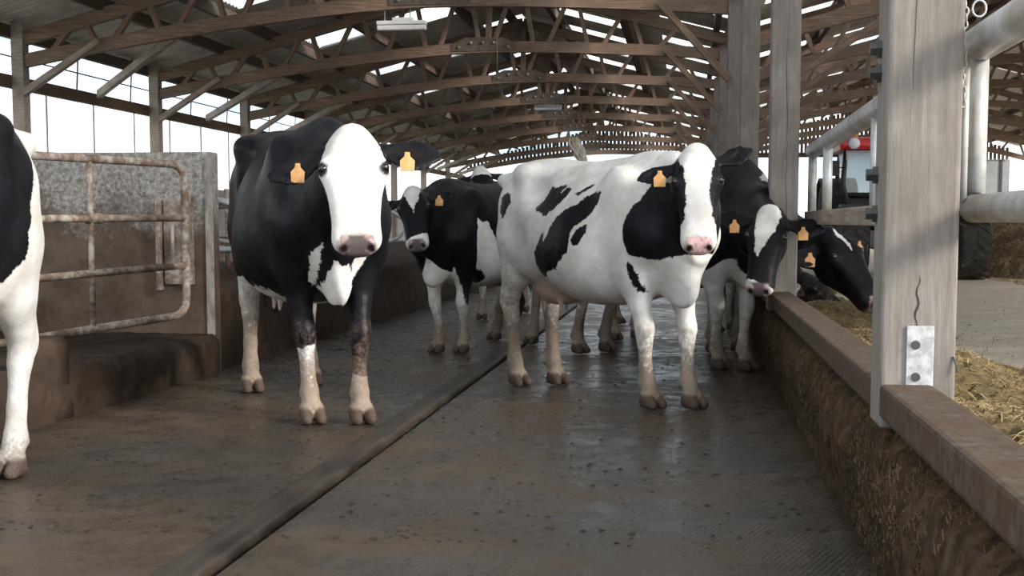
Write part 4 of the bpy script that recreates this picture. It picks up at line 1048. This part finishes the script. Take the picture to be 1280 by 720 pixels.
bm = bmesh.new(); lathe(bm, [(.065, 0), (.06, .09), (.04, .13), (.005, .14)], 'z', 16, (-.78, -.2, 2.42)); bl = link('beacon', bm, MORANGE, rf, smooth=True)
link('seat', box(-.25, .25, .35, .85, 1.35, 1.95, bev=.08), MBLK, T)
bm = bmesh.new(); tube(bm, [(.22 * math.cos(a), .08 + .08 * math.sin(a), 1.62 + .18 * math.sin(a)) for a in [2 * PI * k / 20 for k in range(20)]], .018, 8, closed=True); link('steering_wheel', bm, MBLK, T, smooth=True)
for s_ in (-1, 1):
    m_ = link('mirror', box(s_ * 1.12 - .07, s_ * 1.12 + .07, -.42, -.39, 1.75, 2.02, bev=.01), MBLK, T)
    bm = bmesh.new(); tube(bm, [(s_ * .93, -.3, 1.9), (s_ * 1.1, -.38, 1.9)], .012, 6); link('mirror_arm', bm, MBLK, m_)
link('front_weight', box(-.40, .40, -2.45, -2.27, .5, .82, bev=.03), MRED, T)

# ---------------------------------------------------------------- feed and straw
def heap(name, x0, x1, y0, y1, zf, mt, nx, ny, amp, seed):
    r = random.Random(seed); bm = bmesh.new(); rows = []
    for j in range(ny + 1):
        y = y0 + (y1 - y0) * j / ny; row = []
        for i in range(nx + 1):
            x = x0 + (x1 - x0) * i / nx
            row.append(bm.verts.new((x, y, max(zf(x, y) + r.gauss(0, amp), .085))))
        rows.append(row)
    for a, b in zip(rows, rows[1:]):
        for i in range(nx): bm.faces.new((a[i], a[i + 1], b[i + 1], b[i]))
    return link(name, bm, mt, smooth=False)
def feed_z(x, y):
    t = (x - .66) / (1.62 + .18 * math.sin(y * 1.7) + .08 * math.sin(y * 5.1)); z = .44 - .17 * min(1, max(0, (y - 6.5) / 3)) + .05 * math.sin(y * 2.3) + .03 * math.sin(y * 7 + x * 5)
    hump = .10 * math.exp(-((t - .35) / .25) ** 2) * (1 + .4 * math.sin(y * 3.3))
    return .08 + max(0, (z - .08) * (1 - max(t, 0)) ** 1.2 + hump - .02) if t < 1 else .08
def blades(zf, x0, x1, y0, y1, n, seed, ln, wd, lift=.01, minz=.10):
    r = random.Random(seed); V = []; Fc = []
    for i in range(n):
        x = x0 + (x1 - x0) * r.random() ** 1.0; y = y0 + (y1 - y0) * r.random() ** 1.5; z = zf(x, y)
        if z < minz and r.random() < .93: continue
        z = max(z, .10)
        a = r.uniform(0, 2 * PI); e = r.gauss(.12, .35); L = ln * r.uniform(.4, 1.3); w = wd * r.uniform(.6, 1.3)
        d = Vector((math.cos(a) * math.cos(e), math.sin(a) * math.cos(e), math.sin(e))); s_ = Vector((-math.sin(a), math.cos(a), 0)) * w; u = d.cross(s_).normalized() * w * .6
        p = Vector((x, y, z + lift * r.random())) - d * L * .3; q = p + d * L; mdl = (p + q) / 2 + Vector((0, 0, L * .08))
        b = len(V); V += [p + s_, p - s_, p + u, mdl + s_, mdl - s_, mdl + u, q + s_ * .5, q - s_ * .5, q + u * .5]
        for k in (0, 3):
            for (i0, i1) in ((0, 1), (1, 2), (2, 0)): Fc.append((b + k + i0, b + k + i1, b + k + 3 + i1, b + k + 3 + i0))
    me = bpy.data.meshes.new('blades'); me.from_pydata(V, [], Fc); me.update(); return me
fd = heap('chopped_feed', .66, 2.7, 2.0, 22, feed_z, MFEED, 60, 560, .009, 3)
tag(fd, 'yellow-brown chopped feed heaped along the kerb of the feed passage', 'feed', kind='stuff')
fb = link('feed_blades', blades(feed_z, .68, 2.5, 2.3, 16, 26000, 4, .05, .0022), MFEEDB, fd)
def hay_z(x, y):
    f = (x - 5.0) / 1.7 + (0 if y > 25 else (25 - y) * .30) * -1 + .12 * math.sin(y * 2.1)
    z = .98 * max(0, min(1, f)) ** .75
    return .08 + z * (1 + .06 * math.sin(x * 6 + y * 4)) + .05 * math.sin(x * 11) * math.sin(y * 9) * (z > .1)
hy_ = heap('straw_heap', 4.95, 11, 21.5, 32, hay_z, MHAY, 90, 140, .03, 9)
tag(hy_, 'large tan straw heap on the far side of the feed passage', 'straw heap', kind='stuff')
link('straw_blades', blades(hay_z, 5.0, 8, 22, 30, 9000, 5, .16, .006), MSTRAW, hy_)
# loose stalks on the passage floor
r = random.Random(21)
lo_ = blades(lambda x, y: .101, 1.4, 5.5, 4, 26, 2200, 8, .07, .003, .004, minz=0); tag(link('loose_straw', lo_, MSTRAW), 'loose straw stalks scattered over the tan passage floor', 'straw', kind='stuff')
# muck lumps left on the rubber flooring
V = []; 
bm = bmesh.new()
for i in range(2600):
    x = r.uniform(-3.1, .5); y = 4.3 + 9 * r.random() ** 1.5; s_ = .002 + .012 * r.random() ** 3
    if abs(x + 1.365) < .08: continue
    vs = [bm.verts.new((x + s_ * r.uniform(.7, 1.3) * math.cos(k * PI / 3), y + s_ * 1.4 * r.uniform(.7, 1.3) * math.sin(k * PI / 3), .001)) for k in range(6)]
    t_ = bm.verts.new((x, y, s_ * .55))
    for k in range(6): bm.faces.new((vs[k], vs[(k + 1) % 6], t_))
    bm.faces.new(vs[::-1])
tag(link('muck_crumbs', bm, two_tone('dark_muck', (.010, .008, .005), (.045, .032, .02), 5, .8), smooth=False), 'small dark crumbs of muck scattered over the wet rubber flooring', 'muck', kind='stuff')

# chaff and muck stuck to the alley side of the feed kerb
V = []; Fc = []; r = random.Random(33)
for i in range(5200):
    y = 2.4 + 9.5 * r.random() ** 1.6; z = .02 + .44 * r.random()
    x = float(np.interp(z, [0, .10, .22, .33, .42, .46], [.555, .545, .515, .50, .525, .575])) - .004
    L = r.uniform(.004, .022); w = r.uniform(.0012, .0028); a = r.uniform(0, 2 * PI)
    d = Vector((-.25 * r.random(), math.cos(a), math.sin(a))) * L; s_ = Vector((0, -math.sin(a), math.cos(a))) * w; p = Vector((x, y, z)); b = len(V)
    V += [p + s_, p - s_, p + Vector((-.003, 0, 0)), p + d + s_ * .5, p + d - s_ * .5, p + d + Vector((-.002, 0, 0))]
    Fc += [(b, b + 1, b + 4, b + 3), (b + 1, b + 2, b + 5, b + 4), (b + 2, b, b + 3, b + 5)]
me = bpy.data.meshes.new('chaff'); me.from_pydata(V, [], Fc); me.update()
tag(link('stuck_chaff', me, two_tone('stuck_chaff', (.016, .010, .005), (.10, .066, .032), 3, .9)), 'brown chaff and muck stuck to the alley side of the feed kerb', 'chaff', kind='stuff')
